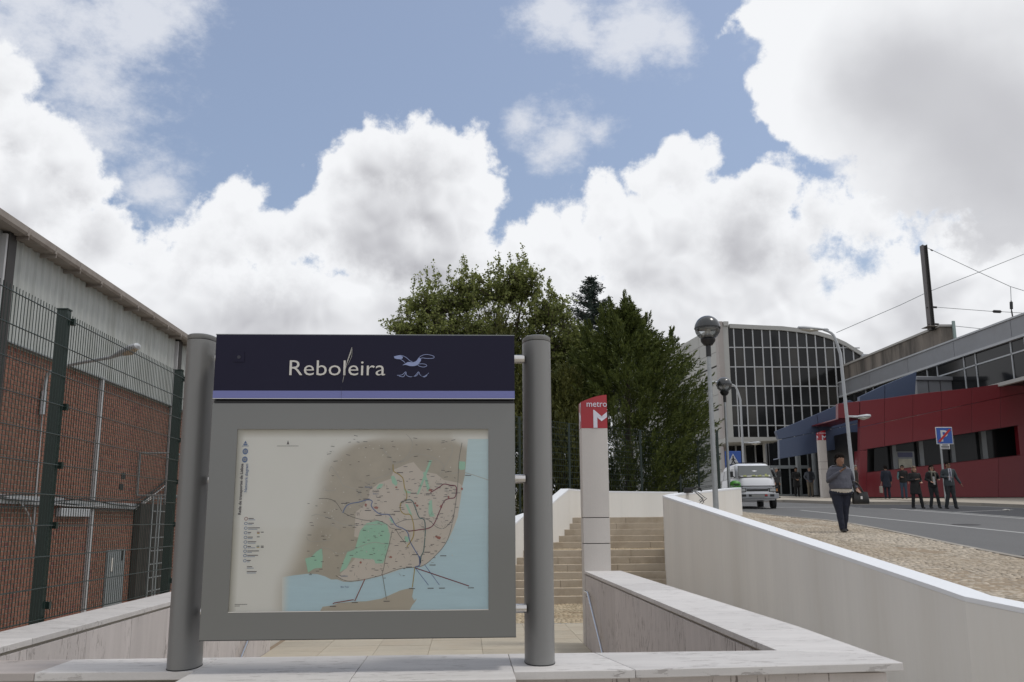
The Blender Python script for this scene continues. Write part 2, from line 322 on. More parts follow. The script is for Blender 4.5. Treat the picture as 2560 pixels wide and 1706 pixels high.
# ------------------------------------------------------------------ mesh builder
def frame_of(d):
    d = Vector(d).normalized(); a = Vector((0, 0, 1)) if abs(d.z) < 0.95 else Vector((1, 0, 0))
    x = d.cross(a).normalized(); return x, d.cross(x).normalized()
class MB:
    def __init__(s): s.v = []; s.f = []; s.mi = []
    def face(s, pts, mi=0):
        n = len(s.v); s.v += [tuple(p) for p in pts]; s.f.append(tuple(range(n, n+len(pts)))); s.mi.append(mi)
    def box(s, x0, x1, y0, y1, z0, z1, mi=0):
        n = len(s.v)
        s.v += [(x0, y0, z0), (x1, y0, z0), (x1, y1, z0), (x0, y1, z0), (x0, y0, z1), (x1, y0, z1), (x1, y1, z1), (x0, y1, z1)]
        for q in ((0, 3, 2, 1), (4, 5, 6, 7), (0, 1, 5, 4), (1, 2, 6, 5), (2, 3, 7, 6), (3, 0, 4, 7)): s.f.append(tuple(n+i for i in q)); s.mi.append(mi)
        return s
    def prism(s, pts, off, mi=0):
        """polygon pts extruded by vector off"""
        off = Vector(off); n = len(s.v); k = len(pts); P = [Vector(p) for p in pts]
        s.v += [tuple(p) for p in P] + [tuple(p+off) for p in P]
        s.f.append(tuple(n+i for i in range(k))); s.f.append(tuple(n+k+i for i in reversed(range(k)))); s.mi += [mi, mi]
        for i in range(k):
            j = (i+1) % k; s.f.append((n+j, n+i, n+k+i, n+k+j)); s.mi.append(mi)
        return s
    def tube(s, path, r, n=10, mi=0, caps=True, flat=1.0):
        path = [Vector(p) for p in path]; rs = r if isinstance(r, (list, tuple)) else [r]*len(path)
        base = len(s.v); k = len(path); ref = None
        for i, p in enumerate(path):
            d = (path[min(i+1, k-1)] - path[max(i-1, 0)])
            if d.length < 1e-9: d = Vector((0, 0, 1))
            d.normalize()
            if ref is None: x, y = frame_of(d)
            else:
                x = (ref - d*ref.dot(d)); x = x.normalized() if x.length > 1e-6 else frame_of(d)[0]; y = d.cross(x).normalized()
            ref = x
            for j in range(n):
                a = 2*PI*j/n; s.v.append(tuple(p + (x*math.cos(a) + y*math.sin(a)*flat)*rs[i]))
        for i in range(k-1):
            for j in range(n):
                a = base+i*n+j; b = base+i*n+(j+1) % n; s.f.append((a, b, b+n, a+n)); s.mi.append(mi)
        if caps:
            s.f.append(tuple(base+j for j in reversed(range(n)))); s.f.append(tuple(base+(k-1)*n+j for j in range(n))); s.mi += [mi, mi]
        return s
    def rings(s, rings, n=20, mi=0, power=2.0):
        """horizontal superellipse rings: (cx, cy, z, rx, ry)"""
        base = len(s.v); k = len(rings)
        for (cx, cy, z, rx, ry) in rings:
            for j in range(n):
                a = 2*PI*j/n; c, q = math.cos(a), math.sin(a)
                s.v.append((cx + rx*math.copysign(abs(c)**(2/power), c), cy + ry*math.copysign(abs(q)**(2/power), q), z))
        for i in range(k-1):
            for j in range(n):
                a = base+i*n+j; b = base+i*n+(j+1) % n; s.f.append((a, b, b+n, a+n)); s.mi.append(mi)
        s.f.append(tuple(base+j for j in reversed(range(n)))); s.f.append(tuple(base+(k-1)*n+j for j in range(n))); s.mi += [mi, mi]
        return s
    def ball(s, c, rx, ry=None, rz=None, n=14, m=9, mi=0, z0=-1.0, z1=1.0):
        ry = rx if ry is None else ry; rz = rx if rz is None else rz
        a0, a1 = math.asin(z0), math.asin(z1)
        rr = []
        for i in range(m+1):
            a = a0 + (a1-a0)*i/m; rr.append((c[0], c[1], c[2] + rz*math.sin(a), max(1e-4, rx*math.cos(a)), max(1e-4, ry*math.cos(a))))
        return s.rings(rr, n, mi)
    def build(s, name, mats, parent=None, smooth=False, bevel=0.0, off=None, angle=40):
        me = bpy.data.meshes.new(name)
        o = bpy.data.objects.new(name, me); COL.objects.link(o)
        if off is None: off = parent.get('_o', (0, 0, 0)) if parent is not None else (0, 0, 0)
        ox, oy, oz = off
        me.from_pydata([(a-ox, b-oy, c-oz) for a, b, c in s.v], [], s.f)
        for M in (mats if isinstance(mats, (list, tuple)) else [mats]): me.materials.append(M)
        if any(s.mi): me.polygons.foreach_set('material_index', s.mi)
        me.validate(); me.update()
        bmx = bmesh.new(); bmx.from_mesh(me); bmesh.ops.recalc_face_normals(bmx, faces=bmx.faces); bmx.to_mesh(me); bmx.free()
        if smooth:
            me.shade_smooth(); me.set_sharp_from_angle(angle=math.radians(angle))
        if bevel:
            md = o.modifiers.new('bevel', 'BEVEL'); md.width = bevel; md.segments = 2; md.limit_method = 'ANGLE'
        if parent is not None:
            o.parent = parent; o['_o'] = tuple(off)
        else: o['_o'] = tuple(off)
        return o
def big_mesh(name, V, Fq, mats, parent=None, off=None):
    me = bpy.data.meshes.new(name); V = np.asarray(V, dtype=np.float32); Fq = np.asarray(Fq, dtype=np.int32)
    if off is None: off = parent.get('_o', (0, 0, 0)) if parent is not None else (0, 0, 0)
    V = V - np.array(list(off), dtype=np.float32)
    k = Fq.shape[1]
    me.vertices.add(len(V)); me.vertices.foreach_set('co', V.ravel())
    me.loops.add(Fq.size); me.loops.foreach_set('vertex_index', Fq.ravel())
    me.polygons.add(len(Fq)); me.polygons.foreach_set('loop_start', np.arange(0, Fq.size, k, dtype=np.int32))
    me.update(calc_edges=True); me.materials.append(mats)
    o = bpy.data.objects.new(name, me); COL.objects.link(o)
    if parent is not None: o.parent = parent
    o['_o'] = tuple(off); return o
def tag(o, label=None, cat=None, group=None, kind=None):
    if label: o['label'] = label
    if cat: o['category'] = cat
    if group: o['group'] = group
    if kind: o['kind'] = kind
    return o
def thing(name, loc, label, cat, group=None, rotz=0.0, local=False):
    o = bpy.data.objects.new(name, None); COL.objects.link(o); o.location = loc; o.rotation_euler = (0, 0, rotz); o.empty_display_size = .2
    o['_o'] = (0, 0, 0) if local else tuple(loc)
    return tag(o, label, cat, group)
def dup(root, loc, rotz=None, label=None):
    r = root.copy(); COL.objects.link(r); r.location = loc
    if rotz is not None: r.rotation_euler = (0, 0, rotz)
    if label: r['label'] = label
    for ch in list(root.children):
        c = ch.copy(); COL.objects.link(c); c.parent = r
        for g in list(ch.children):
            d = g.copy(); COL.objects.link(d); d.parent = c
    return r
def text_mesh(name, body, size, origin, xdir, ydir, M, parent, depth=0.002, spacing=1.0, bold=0.0, align='LEFT', width=None):
    cu = bpy.data.curves.new(name + '_curve', 'FONT'); cu.body = body; cu.size = size; cu.extrude = depth/2; cu.space_character = spacing
    cu.offset = bold; cu.align_x = align; cu.resolution_u = 3
    to = bpy.data.objects.new('tmp', cu); COL.objects.link(to)
    dg = bpy.context.evaluated_depsgraph_get(); me = bpy.data.meshes.new_from_object(to.evaluated_get(dg))
    bpy.data.objects.remove(to); bpy.data.curves.remove(cu)
    xd, yd = Vector(xdir).normalized(), Vector(ydir).normalized(); zd = xd.cross(yd)
    sx = 1.0
    if width:
        xs = [v.co.x for v in me.vertices]; sx = width/(max(xs)-min(xs))
    off = Vector(parent.get('_o', (0, 0, 0)))
    for v in me.vertices:
        v.co = Vector(origin) + xd*v.co.x*sx + yd*v.co.y + zd*v.co.z - off
    me.materials.clear(); me.materials.append(M); me.name = name
    o = bpy.data.objects.new(name, me); COL.objects.link(o); o.parent = parent; o['_o'] = tuple(off)
    return o
def street_z(Y): return -0.256 + 0.0485*(Y-19.6) if Y < 35.4 else 0.51 + 0.042*(Y-35.4)
FLOOR = -1.98; LEDGE = -0.80
from mathutils import noise as mnoise
# ================================================================== GROUND
e1 = at_z(2560, 1521, -.80); BEND = (e1.x-4.93)/(8.95-e1.y)      # where the long wall turns off
g = MB()
def ground_rect(x0, x1, y0, y1, z): g.face([(x0, y0, z), (x1, y0, z), (x1, y1, z), (x0, y1, z)])
ZG = FLOOR - 0.035
WX0, WX1, WY0, WY1 = -3.1, 1.95, 5.95, 14.6          # the stairwell opening
for (x0, x1, y0, y1) in [(-400, WX0-.2, -400, 29.6), (WX1+.2, 5.05, -400, 29.6), (WX0-.2, WX1+.2, -400, WY0-.2), (WX0-.2, WX1+.2, WY1, 29.6), (5.05, 400, -400, 5.4), (5.05, 5.1+3.6*BEND, 5.4, 9.0)]: ground_rect(x0, x1, y0, y1, ZG)
tag(g.build('ground', dark_soil), kind='structure')

# raised ground on the street's level: rises with the street
g = MB(); ys = [5.4, 8.95, 12, 19.6, 23.05, 27, 29.6, 35.4, 50, 60, 75, 90, 700]
for a, b in zip(ys, ys[1:]):
    za, zb = street_z(min(a, 90))-.16, street_z(min(b, 90))-.16
    def xl_(y): return (5.1 + max(0., 8.95-y)*BEND) if y <= 23.05 else (5.25+(y-23.05)*.60 if y <= 29.6 else -400)
    xa_, xb_ = (xl_(a), xl_(b)) if b <= 29.6 else (-400, -400)
    g.face([(xa_, a, za), (400, a, za), (400, b, zb), (xb_, b, zb)])
g.face([(-400, 29.6, ZG-1), (5.05, 29.6, ZG-1), (5.05, 29.6, street_z(29.6)-.16), (-400, 29.6, street_z(29.6)-.16)])
tag(g.build('terrain', dark_soil), kind='structure')
# plaza in front of the metro stairs: stone tiles with joints, then mosaic
pf = MB(); pf.box(WX0-.1, 4.95, WY1, 23.3, FLOOR-.03, FLOOR-.012); pf = tag(pf.build('plaza_floor', sand), kind='structure')
tw, tl = 0.842, 0.60
proto_tile = None
for j in range(7):
    for i in range(9):
        x = WX0 + i*tw; y = WY1 + .05 + j*tl*1.0
        t_ = MB().box(x+.003, x+tw-.003, y+.003, y+tl-.003, FLOOR-.03, FLOOR + random.uniform(-.0012, .0012)).build('tile', tile_m, pf)
MB().box(WX0, 4.95, 18.86, 18.98, FLOOR-.03, FLOOR-.004).build('drain_channel', cab_m, pf)
def stones(x0f, x1f, y0, y1, s, zf, M, parent, name, sink=0.0, seed=3):
    r = np.random.default_rng(seed); V = []; Fq = []
    y = y0; row = 0
    while y < y1:
        xa, xb = x0f(y), x1f(y); x = xa + r.uniform(0, 1)*s
        while x + s < xb:
            a = s*(1+r.uniform(-.16, .12)); gpx = .007
            jx = r.uniform(-1, 1, 4)*s*.13; jy = r.uniform(-1, 1, 4)*s*.13 + s*.55*math.sin(x*2.1+y*.37) ; h = r.uniform(-.0045, .0045); sk = mnoise.noise(Vector((x*.55, y*.22, 3.3))) + .5*mnoise.noise(Vector((x*1.7, y*.8, 1.1))); h -= sink*max(0., min(1., (sk+.02)*3.0))*.013; tz = r.uniform(-.003, .003, 4)
            cx = [x+gpx, x+s-gpx, x+s-gpx, x+gpx]; cy = [y+gpx, y+gpx, y+s-gpx, y+s-gpx]
            n = len(V)
            for q in range(4): V.append((cx[q]+jx[q], cy[q]+jy[q], zf(cx[q], cy[q])+h+tz[q]))
            for q in range(4): V.append((cx[q]+jx[q]*1.2+(-.003, .003, .003, -.003)[q], cy[q]+jy[q]*1.2+(-.003, -.003, .003, .003)[q], zf(cx[q], cy[q])-.02))
            Fq += [(n, n+1, n+2, n+3), (n+4, n+5, n+1, n), (n+5, n+6, n+2, n+1), (n+6, n+7, n+3, n+2), (n+7, n+4, n, n+3)]
            x += s
        y += s; row += 1
    return tag(big_mesh(name, V, Fq, M, parent), kind='stuff')
stones(lambda y: WX0, lambda y: 4.9, 18.98, 23.3, .1, lambda x, y: FLOOR, mosaic, pf, 'mosaic_stones', seed=5)
# stairs going down to the metro
ds = thing('descending_stairs', (-.6, WY1, FLOOR), 'pale stone steps going down inside the marble-walled stairwell behind the map sign', 'stairs')
for k in range(26):
    y1 = WY1 - k*.32; z1 = FLOOR - .003 - (k+1)*.155
    MB().box(WX0+.02, WX1-.02, y1-.32, y1, z1-.3, z1).build('step', step_stone, ds, bevel=.006)
# ---- pavement of the street, following its slope
def kerb_x(y):
    ks = [(5, 7.6), (8, 7.8), (11, 8.0), (13.6, 8.22), (16.2, 8.62), (18.3, 9.0), (21, 9.45), (23, 9.72), (25, 9.80), (27.6, 9.45), (31, 9.25), (36, 9.2), (60, 9.2), (80, 9.2)]
    return float(np.interp(y, [k[0] for k in ks], [k[1] for k in ks]))
def pvx(y): return (5.05 + max(0., 9.05-y)*BEND) if y <= 23.1 else min(8.45, 5.22 + (y-23.1)*.60)
pv = MB(); yy = list(np.arange(5.4, 36, 1.0))
for a, b in zip(yy, yy[1:]):
    pv.face([(pvx(a), a, street_z(a)-.012), (kerb_x(a)-.1, a, street_z(a)-.012), (kerb_x(b)-.1, b, street_z(b)-.012), (pvx(b), b, street_z(b)-.012)])
pv = tag(pv.build('pavement', sand), kind='structure')
stones(lambda y: pvx(y)+.06, lambda y: kerb_x(y)-.12, 6.5, 31.5, .082, lambda x, y: street_z(y), mosaic_pale, pv, 'mosaic_stones', sink=1.0, seed=9)
y = 6.0
while y < 36:
    L = 1.0; a, b = y+.006, y+L-.006; xa, xb = kerb_x(a), kerb_x(b); za, zb = street_z(a), street_z(b)
    k = MB(); k.prism([(xa-.12, a, za-.2), (xa, a, za-.2), (xa, a, za+.004), (xa-.12, a, za+.004)], (xb-xa, b-a, zb-za)); k.build('kerb_stone', kerb_m, pv); y += L
# road
RZ = -.10
rd = MB(); yy = [5.4, 8, 11, 13.6, 16.2, 18.3, 20, 21, 23, 25, 27.6, 29, 31, 35.4, 45, 60, 80, 120]
for a, b in zip(yy, yy[1:]): rd.face([(kerb_x(a)-.02, a, street_z(a)+RZ), (60, a, street_z(a)+RZ), (60, b, street_z(b)+RZ), (kerb_x(b)-.02, b, street_z(b)+RZ)])
rd = tag(rd.build('road', asphalt), kind='structure')
def strip(name, pts, wd, M, dz, parent):
    s = MB()
    for (x0, y0), (x1, y1) in zip(pts, pts[1:]):
        d = Vector((x1-x0, y1-y0, 0)); L = d.length; n = max(1, int(L/2)); p = Vector((-d.y, d.x, 0)).normalized()*wd/2
        for i in range(n):
            A = Vector((x0, y0, 0)) + d*(i/n); B = Vector((x0, y0, 0)) + d*((i+1)/n)
            q = [A-p, B-p, B+p, A+p]; s.face([(v.x, v.y, street_z(v.y)+RZ+dz) for v in q])
    return s.build(name, M, parent)
strip('centre_line', [(12.5, 9), (12.5, 34.4)], .15, paint, .004, rd)
strip('stop_line', [(12.0, 38.1), (16.4, 38.1)], .30, paint, .004, rd)
strip('edge_line', [(16.5, 12), (16.5, 35.6)], .17, paint, .004, rd)
strip('edge_line', [(16.9, 12), (16.9, 34.6)], .14, paint, .008, rd)
# darker resurfaced parking bay on the far side, with its oblique bay line
bay = MB(); poly = [(16.95, 10), (21.2, 10), (21.6, 34), (20.6, 40.9), (17.4, 41.3), (16.2, 40.5), (15.9, 37.0), (16.95, 35)]
ny = sorted({p[1] for p in poly}); bay.face([(x, y_, street_z(y_)+RZ+.004) for x, y_ in poly])
bm_ = bay
def patch(name, pts, M, dz, parent):
    """convex polygon laid on the street's slope, cut at y = 35.4"""
    def clip(P, keep_low):
        out = []
        for (a, b) in zip(P, P[1:]+P[:1]):
            ia, ib = (a[1] <= 35.4) == keep_low, (b[1] <= 35.4) == keep_low
            if ia: out.append(a)
            if ia != ib:
                t_ = (35.4-a[1])/(b[1]-a[1]); out.append((a[0]+(b[0]-a[0])*t_, 35.4))
        return out
    s = MB()
    for kl in (True, False):
        q = clip(pts, kl)
        if len(q) >= 3: s.face([(x, y_, street_z(y_)+RZ+dz) for x, y_ in q])
    return s.build(name, M, parent)
patch('parking_bay', [(16.95, 10), (21.4, 10), (21.6, 34), (20.6, 40.9), (17.4, 41.3), (16.2, 40.5), (16.0, 37.0), (16.95, 35)], asphalt_dark, .004, rd)
strip('bay_line', [(17.0, 31.8), (20.3, 33.8)], .10, paint, .008, rd)
patch('asphalt_patch', [(9.2, 13.0), (12.2, 14.5), (14.5, 17.2), (13.8, 18.3), (10.6, 15.9), (9.0, 14.9)], asphalt_dark, .004, rd)
patch('manhole_cover', [(13.1+.35*math.cos(a), 24.0+.35*math.sin(a)) for a in np.linspace(0, 2*PI, 13)[:-1]], steel_dark, .006, rd)
# far pavement in front of the station
fpts = [(9.3, 47.5), (14.0, 48.2), (16.2, 47.0), (17.2, 43.0), (18.5, 41.6), (20.8, 41.4), (21.8, 38.5), (21.8, 8)]
fp = MB(); 
for (xa, ya), (xb, yb) in zip(fpts, fpts[1:]):
    if ya > 41: # wedge back to the facade
        fp.face([(xa, ya, street_z(ya)+.03), (xb, yb, street_z(yb)+.03), (xb, 74, street_z(74)+.03), (xa, 74, street_z(74)+.03)])
    k = MB(); d = Vector((xb-xa, yb-ya, street_z(yb)-street_z(ya))); n = max(1, int(d.length/1.2))
for (xa, ya), (xb, yb) in [((20.8, 41.4), (21.8, 38.5)), ((21.8, 38.5), (21.8, 35.4)), ((21.8, 35.4), (21.8, 8))]:
    fp.face([(xa, ya, street_z(ya)+.03), (xb, yb, street_z(yb)+.03), (60, yb, street_z(yb)+.03), (60, ya, street_z(ya)+.03)])
fp.face([(20.8, 41.4, street_z(41.4)+.03), (60, 41.4, street_z(41.4)+.03), (60, 74, street_z(74)+.03), (20.8, 74, street_z(74)+.03)])
far_pave = mat('far_mosaic', (0.40, 0.36, 0.30), 0.85, var=0.08, vscale=.6, fine=0.12, fscale=12)
fp = tag(fp.build('far_pavement', far_pave), kind='structure')
for (xa, ya), (xb, yb) in zip(fpts, fpts[1:]):
    A = Vector((xa, ya, street_z(ya))); B = Vector((xb, yb, street_z(yb))); d = B-A; n = max(1, int(d.length/1.1)); u = d.normalized(); nrm = Vector((u.y, -u.x, 0))*.12
    if nrm.dot(Vector((-1, -1, 0))) > 0: nrm = -nrm
    for i in range(n):
        p = A + d*(i/n) + u*.005; q = d/n - u*.01
        MB().prism([p+Vector((0, 0, -.14)), p+nrm+Vector((0, 0, -.14)), p+nrm+Vector((0, 0, .034)), p+Vector((0, 0, .034))], q).build('kerb_stone', kerb_m, fp)
# ================================================================== STONE PARAPET ROUND THE STAIRWELL
pp = thing('stone_parapet', (-.6, 5.6, FLOOR), 'low travertine parapet with overhanging slabs round the stairwell under the map sign', 'parapet')
TH = .045
def slab(x0, x1, y0, y1, M=trav_top, z=LEDGE, th=TH): return MB().box(x0+.0015, x1-.0015, y0+.0015, y1-.0015, z-th, z).build('coping_slab', M, pp, bevel=.004)
# front ledge
def quad_slab(pts, M=trav_top):
    return MB().prism([(x, y, LEDGE-TH) for x, y in pts], (0, 0, TH)).build('coping_slab', M, pp, bevel=.004)
quad_slab([(-3.55, 5.47), (-2.37, 5.44), (-2.37, 5.95), (-3.55, 5.95)], trav_stain)
quad_slab([(-2.367, 5.44), (-1.50, 5.42), (-1.50, 5.95), (-2.367, 5.95)])
quad_slab([(-1.497, 5.02), (-.60, 5.02), (-.60, 5.95), (-1.497, 5.95)])
quad_slab([(-.597, 5.02), (.262, 5.02), (.262, 5.95), (-.597, 5.95)])
quad_slab([(.265, 5.255), (.93, 5.26), (.80, 5.95), (.265, 5.95)])
quad_slab([(.933, 5.26), (2.49, 5.38), (2.49, 5.72), (1.95, 5.95), (.803, 5.95)])
quad_slab([(-3.55, 5.953), (-3.103, 5.953), (-3.103, 7.05), (-3.55, 7.05)])
# side copings
for a, b in zip([7.053, 8.26, 9.6, 11.0, 12.5, 14.0], [8.257, 9.597, 10.997, 12.497, 13.997, 15.5]): slab(-3.55, -3.10, a, b)
ry = [5.95, 7.25, 8.5, 9.8, 11.1, 12.4, 13.9, 15.5]
quad_slab([(1.953, 5.953), (2.493, 5.723), (2.555, 7.25), (1.95, 7.25)], trav_top)
for a, b in zip(ry[1:], ry[2:]): slab(1.95, 2.555, a, b)
# walls below: recessed joint line, then panels with their own edges
def wallpanel(x0, x1, y0, y1, z0, z1, M=trav_wall): return MB().box(x0, x1, y0, y1, z0, z1).build('wall_panel', M, pp, bevel=.003)
core = MB(); core.box(-3.52, -3.13, 5.75, 15.45, FLOOR-4, LEDGE-TH-.001); core.box(1.98, 2.50, 5.85, 15.45, FLOOR-4, LEDGE-TH-.001); core.box(-3.5, 2.40, 5.50, 5.90, FLOOR-4, LEDGE-TH-.001); core.box(-1.44, .20, 5.10, 5.55, FLOOR-.5, LEDGE-TH-.001)
core.build('wall_core', cab_m if False else mortar, pp)
ptop = LEDGE-TH-.022
for a, b in zip(list(np.arange(5.95, 15.4, 1.05)), list(np.arange(5.95, 15.4, 1.05))[1:] + [15.5]):
    wallpanel(-3.135, -3.112, a+.003, b-.003, FLOOR-4.2, ptop); wallpanel(-3.535, -3.515, a+.003, b-.003, FLOOR-.1, ptop)
for a, b in zip([5.95, 7.3, 8.55, 9.85, 11.2, 12.5, 13.9, 15.02], [7.3, 8.55, 9.85, 11.2, 12.5, 13.9, 15.02, 15.5]):
    wallpanel(1.962, 1.985, a+.003, b-.003, FLOOR-4.2, ptop); wallpanel(2.49, 2.512, a+.003, b-.003, FLOOR-.1, ptop)
for a, b in zip([-3.53, -2.4, -1.46], [-2.4, -1.46, -1.46]):
    if b > a: wallpanel(a+.003, b-.003, 5.475, 5.50, FLOOR-.1, ptop)
wallpanel(.23, .93, 5.475, 5.50, FLOOR-.1, ptop)
wallpanel(.933, 2.43, 5.475, 5.50, FLOOR-.1, ptop, trav_wall)
for a, b in [(-1.455, -.62), (-.617, .215)]: wallpanel(a, b, 5.075, 5.10, FLOOR-.1, ptop)
# handrails in the stairwell
def handrail(x, sx, label):
    h = thing('handrail', (x, 14.3, FLOOR), label, 'handrail')
    y0, z0 = 14.55, -1.08
    path = [(x, y0+.35, z0+.0), (x, y0, z0)] + [(x, y0 - 8*t_, z0 - 8*t_*.49) for t_ in (.5, 1)]
    MB().tube(path, .022, 12).build('rail', stainless, h, smooth=True)
    for yb in (14.75, 12.9, 11.2, 9.4, 7.6):
        zb = z0 if yb > y0 else z0 - (y0-yb)*.49
        MB().tube([(x, yb, zb-.02), (x, yb, zb-.07), (x+sx*.075, yb, zb-.07)], .009, 8).build('bracket', stainless, h, smooth=True)
handrail(1.875, 1, 'stainless steel handrail on the right-hand marble wall, below the metro pylon')
handrail(-3.02, -1, 'stainless steel handrail on the left-hand marble wall, seen under the map sign')
# ================================================================== METRO PYLONS
def pylon(name, loc, label, h0, zt, big=True):
    """front face towards -Y; local origin at the base's front left corner"""
    p = thing(name, loc, label, 'pylon', local=True)
    W, Dp = .445, .30
    def sec(z0, z1, M, nm='shaft_block', inset=0):
        n = 10; pts = []
        for i in range(n+1):      # slightly bowed front
            x = W*i/n; pts.append((x, -.02*math.sin(PI*i/n)+inset, z0))
        pts += [(W-inset, Dp, z0), (inset, Dp, z0)]
        return MB().prism(pts, (0, 0, z1-z0)).build(nm, M, p, bevel=.006)
    z1, z2 = h0
    sec(0, z1-.006, conc); sec(z1+.006, z2-.006, conc); sec(z2+.006, zt-.57, conc)
    MB().box(.012, W-.012, .01, Dp-.02, z1-.01, z1+.01).build('joint', edge_m, p); MB().box(.012, W-.012, .01, Dp-.02, z2-.01, z2+.01).build('joint', edge_m, p)
    # red head with an oblique top
    n = 12; fr = []; z0 = zt-.57
    hd = MB(); low = []; top = []
    for i in range(n+1):
        x = W*i/n; y = -.026*math.sin(PI*i/n); low.append((x, y, z0)); top.append((x, y, zt - .125*(1-i/n)**1.6))
    low += [(W, Dp, z0), (0, Dp, z0)]; top += [(W, Dp, zt), (0, Dp, zt-.125)]
    k = len(low); hd.v = low + top; hd.f = [tuple(range(k)), tuple(range(2*k-1, k-1, -1))] + [(i, (i+1) % k, k+(i+1) % k, k+i) for i in range(k)]; hd.mi = [0]*(k+2)
    head = hd.build('sign_head', metro_red, p)
    text_mesh('lettering', 'metro', .150, (.088, -.0295, z0+.362), (1, 0, 0), (0, 0, 1), metro_white, p if False else head, depth=.003, bold=.0006, width=.345)
    # the bent M: front part, its end on the left side
    zb = z0+.004
    m = MB(); yf = -.0285
    pl = [(.205, zb), (.205, zb+.305), (.222, zb+.305), (.345, zb+.195), (.442, zb+.272), (.442, zb+.185), (.345, zb+.112), (.272, zb+.176), (.272, zb)]
    m.prism([(x, yf + .020*max(0, (x-.3)/.142)**2, z) for x, z in pl], (0, -.003, 0)); m.build('m_emblem', metro_white, head)
    s = MB(); s.prism([(-.001, .02, zb+.10), (-.001, .02, zb+.20), (-.001, .16, zb+.28), (-.001, .24, zb+.28), (-.001, .24, zb), (-.001, .17, zb), (-.001, .17, zb+.19), (-.001, .10, zb+.13)], (-.003, 0, 0)); s.build('m_emblem', metro_white, head)
    text_mesh('lettering', 'ro', .150, (-.002, .15, z0+.362), (0, -1, 0), (0, 0, 1), metro_white, head, depth=.003, bold=.002)
    return p
pylon('metro_pylon', (1.945, 15.5, FLOOR), 'pale stone metro pylon with red head at the end of the stairwell wall', (1.62, 2.04), 4.10)
pylon('metro_pylon', (20.35, 52.4, street_z(52.4)+.03), 'far red-topped metro pylon before the blue wing, beside the tall lamp post', (1.62, 2.04), 3.85)
# ================================================================== STAIRS UP TO THE STREET
def dx_left(y): return 1.37 + (y-25.0)*.60          # the left wall runs off at an angle
st = thing('staircase', (3, 23.3, FLOOR), 'pale stone staircase climbing from the plaza to the street between white walls', 'stairs')
RIS = .175
zt_ = FLOOR; steps = []
y = 23.3
for k in range(7): steps.append((y, FLOOR + RIS*(k+1))); y += .33
ypos = [s_[0] for s_ in steps]; land_front = ypos[-1]; y = land_front + 1.6
for k in range(5): steps.append((y, steps[6][1] + RIS*(k+1))); y += .33
for k, (ys_, zs_) in enumerate(steps):
    ye = steps[k+1][0] if k+1 < len(steps) else 29.55
    xl = dx_left(ys_) - .35
    nseg = 3
    xr = 4.93 if ys_ < 23.2 else 5.02 + (ys_-23.1)*.575
    xs = np.linspace(xl, xr, nseg+1) + np.array([0, random.uniform(-.3, .3), random.uniform(-.3, .3), 0])
    for a, b in zip(xs, xs[1:]):     # riser stones
        MB().box(a+.003, b-.003, ys_, ys_+.16, zs_-RIS-.02, zs_-.002 + random.uniform(-.002, .002)).build('step_stone', step_stone, st, bevel=.007)
    MB().box(xl, xr, ys_+.16, ye+.02, zs_-RIS-.3, zs_-.012).build('tread', sand, st)
    stones(lambda y_: xl, lambda y_, xr=xr: xr, ys_+.17, ye-.02, .085, lambda x, y_, z=zs_: z-.004, mosaic, st, 'tread_mosaic', seed=20+k)
MB().prism([(8.25, 28.25, -.6), (9.2, 28.45, -.6), (9.2, 31.2, -.6), (7.9, 30.9, -.6)], (0, 0, .70)).build('landing', step_stone, st)
# the diagonal wall on the left of the stairs and the back wall
def wall_run(root, path, th, side, z0, M, capM, cap=.05, names=('wall_body', 'cap')):
    """path: (x, y, ztop); thickness to the given side (+1 left of travel)"""
    n = len(path); P = [Vector((a, b, 0)) for a, b, _ in path]; offs = []
    for i in range(n):
        d = Vector((0, 0, 0))
        if i > 0: d += (P[i]-P[i-1]).normalized()
        if i < n-1: d += (P[i+1]-P[i]).normalized()
        d.normalize(); offs.append(Vector((-d.y, d.x, 0))*th*side)
    body, capm = MB(), MB()
    for (mb, lo, hi, ex) in ((body, None, -cap, 0.0), (capm, -cap, 0.0, .004)):
        A = []; 
        for i in range(n):
            zt2 = path[i][2]; lo_z = z0 if lo is None else zt2+lo; hi_z = zt2+hi
            a = P[i] - offs[i]*ex/th; b = P[i] + offs[i]*(1+ex/th)
            A.append([(a.x, a.y, lo_z), (a.x, a.y, hi_z), (b.x, b.y, hi_z), (b.x, b.y, lo_z)])
        nn = len(mb.v); mb.v += [p for q in A for p in q]
        for i in range(n-1):
            o1, o2 = nn+4*i, nn+4*(i+1)
            for q in range(4): mb.f.append((o1+q, o1+(q+1) % 4, o2+(q+1) % 4, o2+q)); mb.mi.append(0)
        mb.f.append((nn, nn+1, nn+2, nn+3)); mb.f.append(tuple(nn+4*(n-1)+q for q in (3, 2, 1, 0))); mb.mi += [0, 0]
    body.build(names[0], M, root, bevel=.004); capm.build(names[1], capM, root, bevel=.004)
bw = thing('parapet_wall', (2, 26, FLOOR), 'white rendered wall stepping up along the left and back of the staircase', 'wall', 'white walls round the stairs')
P = []
for y_, z_ in [(22.6, -.62), (23.6, -.62), (24.9, -.03), (25.3, .16), (26.5, .38), (27.85, .97)]: P.append((dx_left(y_), y_, z_))
P += [(3.75, 29.6, .99), (4.6, 30.2, .97), (7.2, 31.4, .97)]
wall_run(bw, P, .26, 1, FLOOR-.1, white_wall, white_cap)
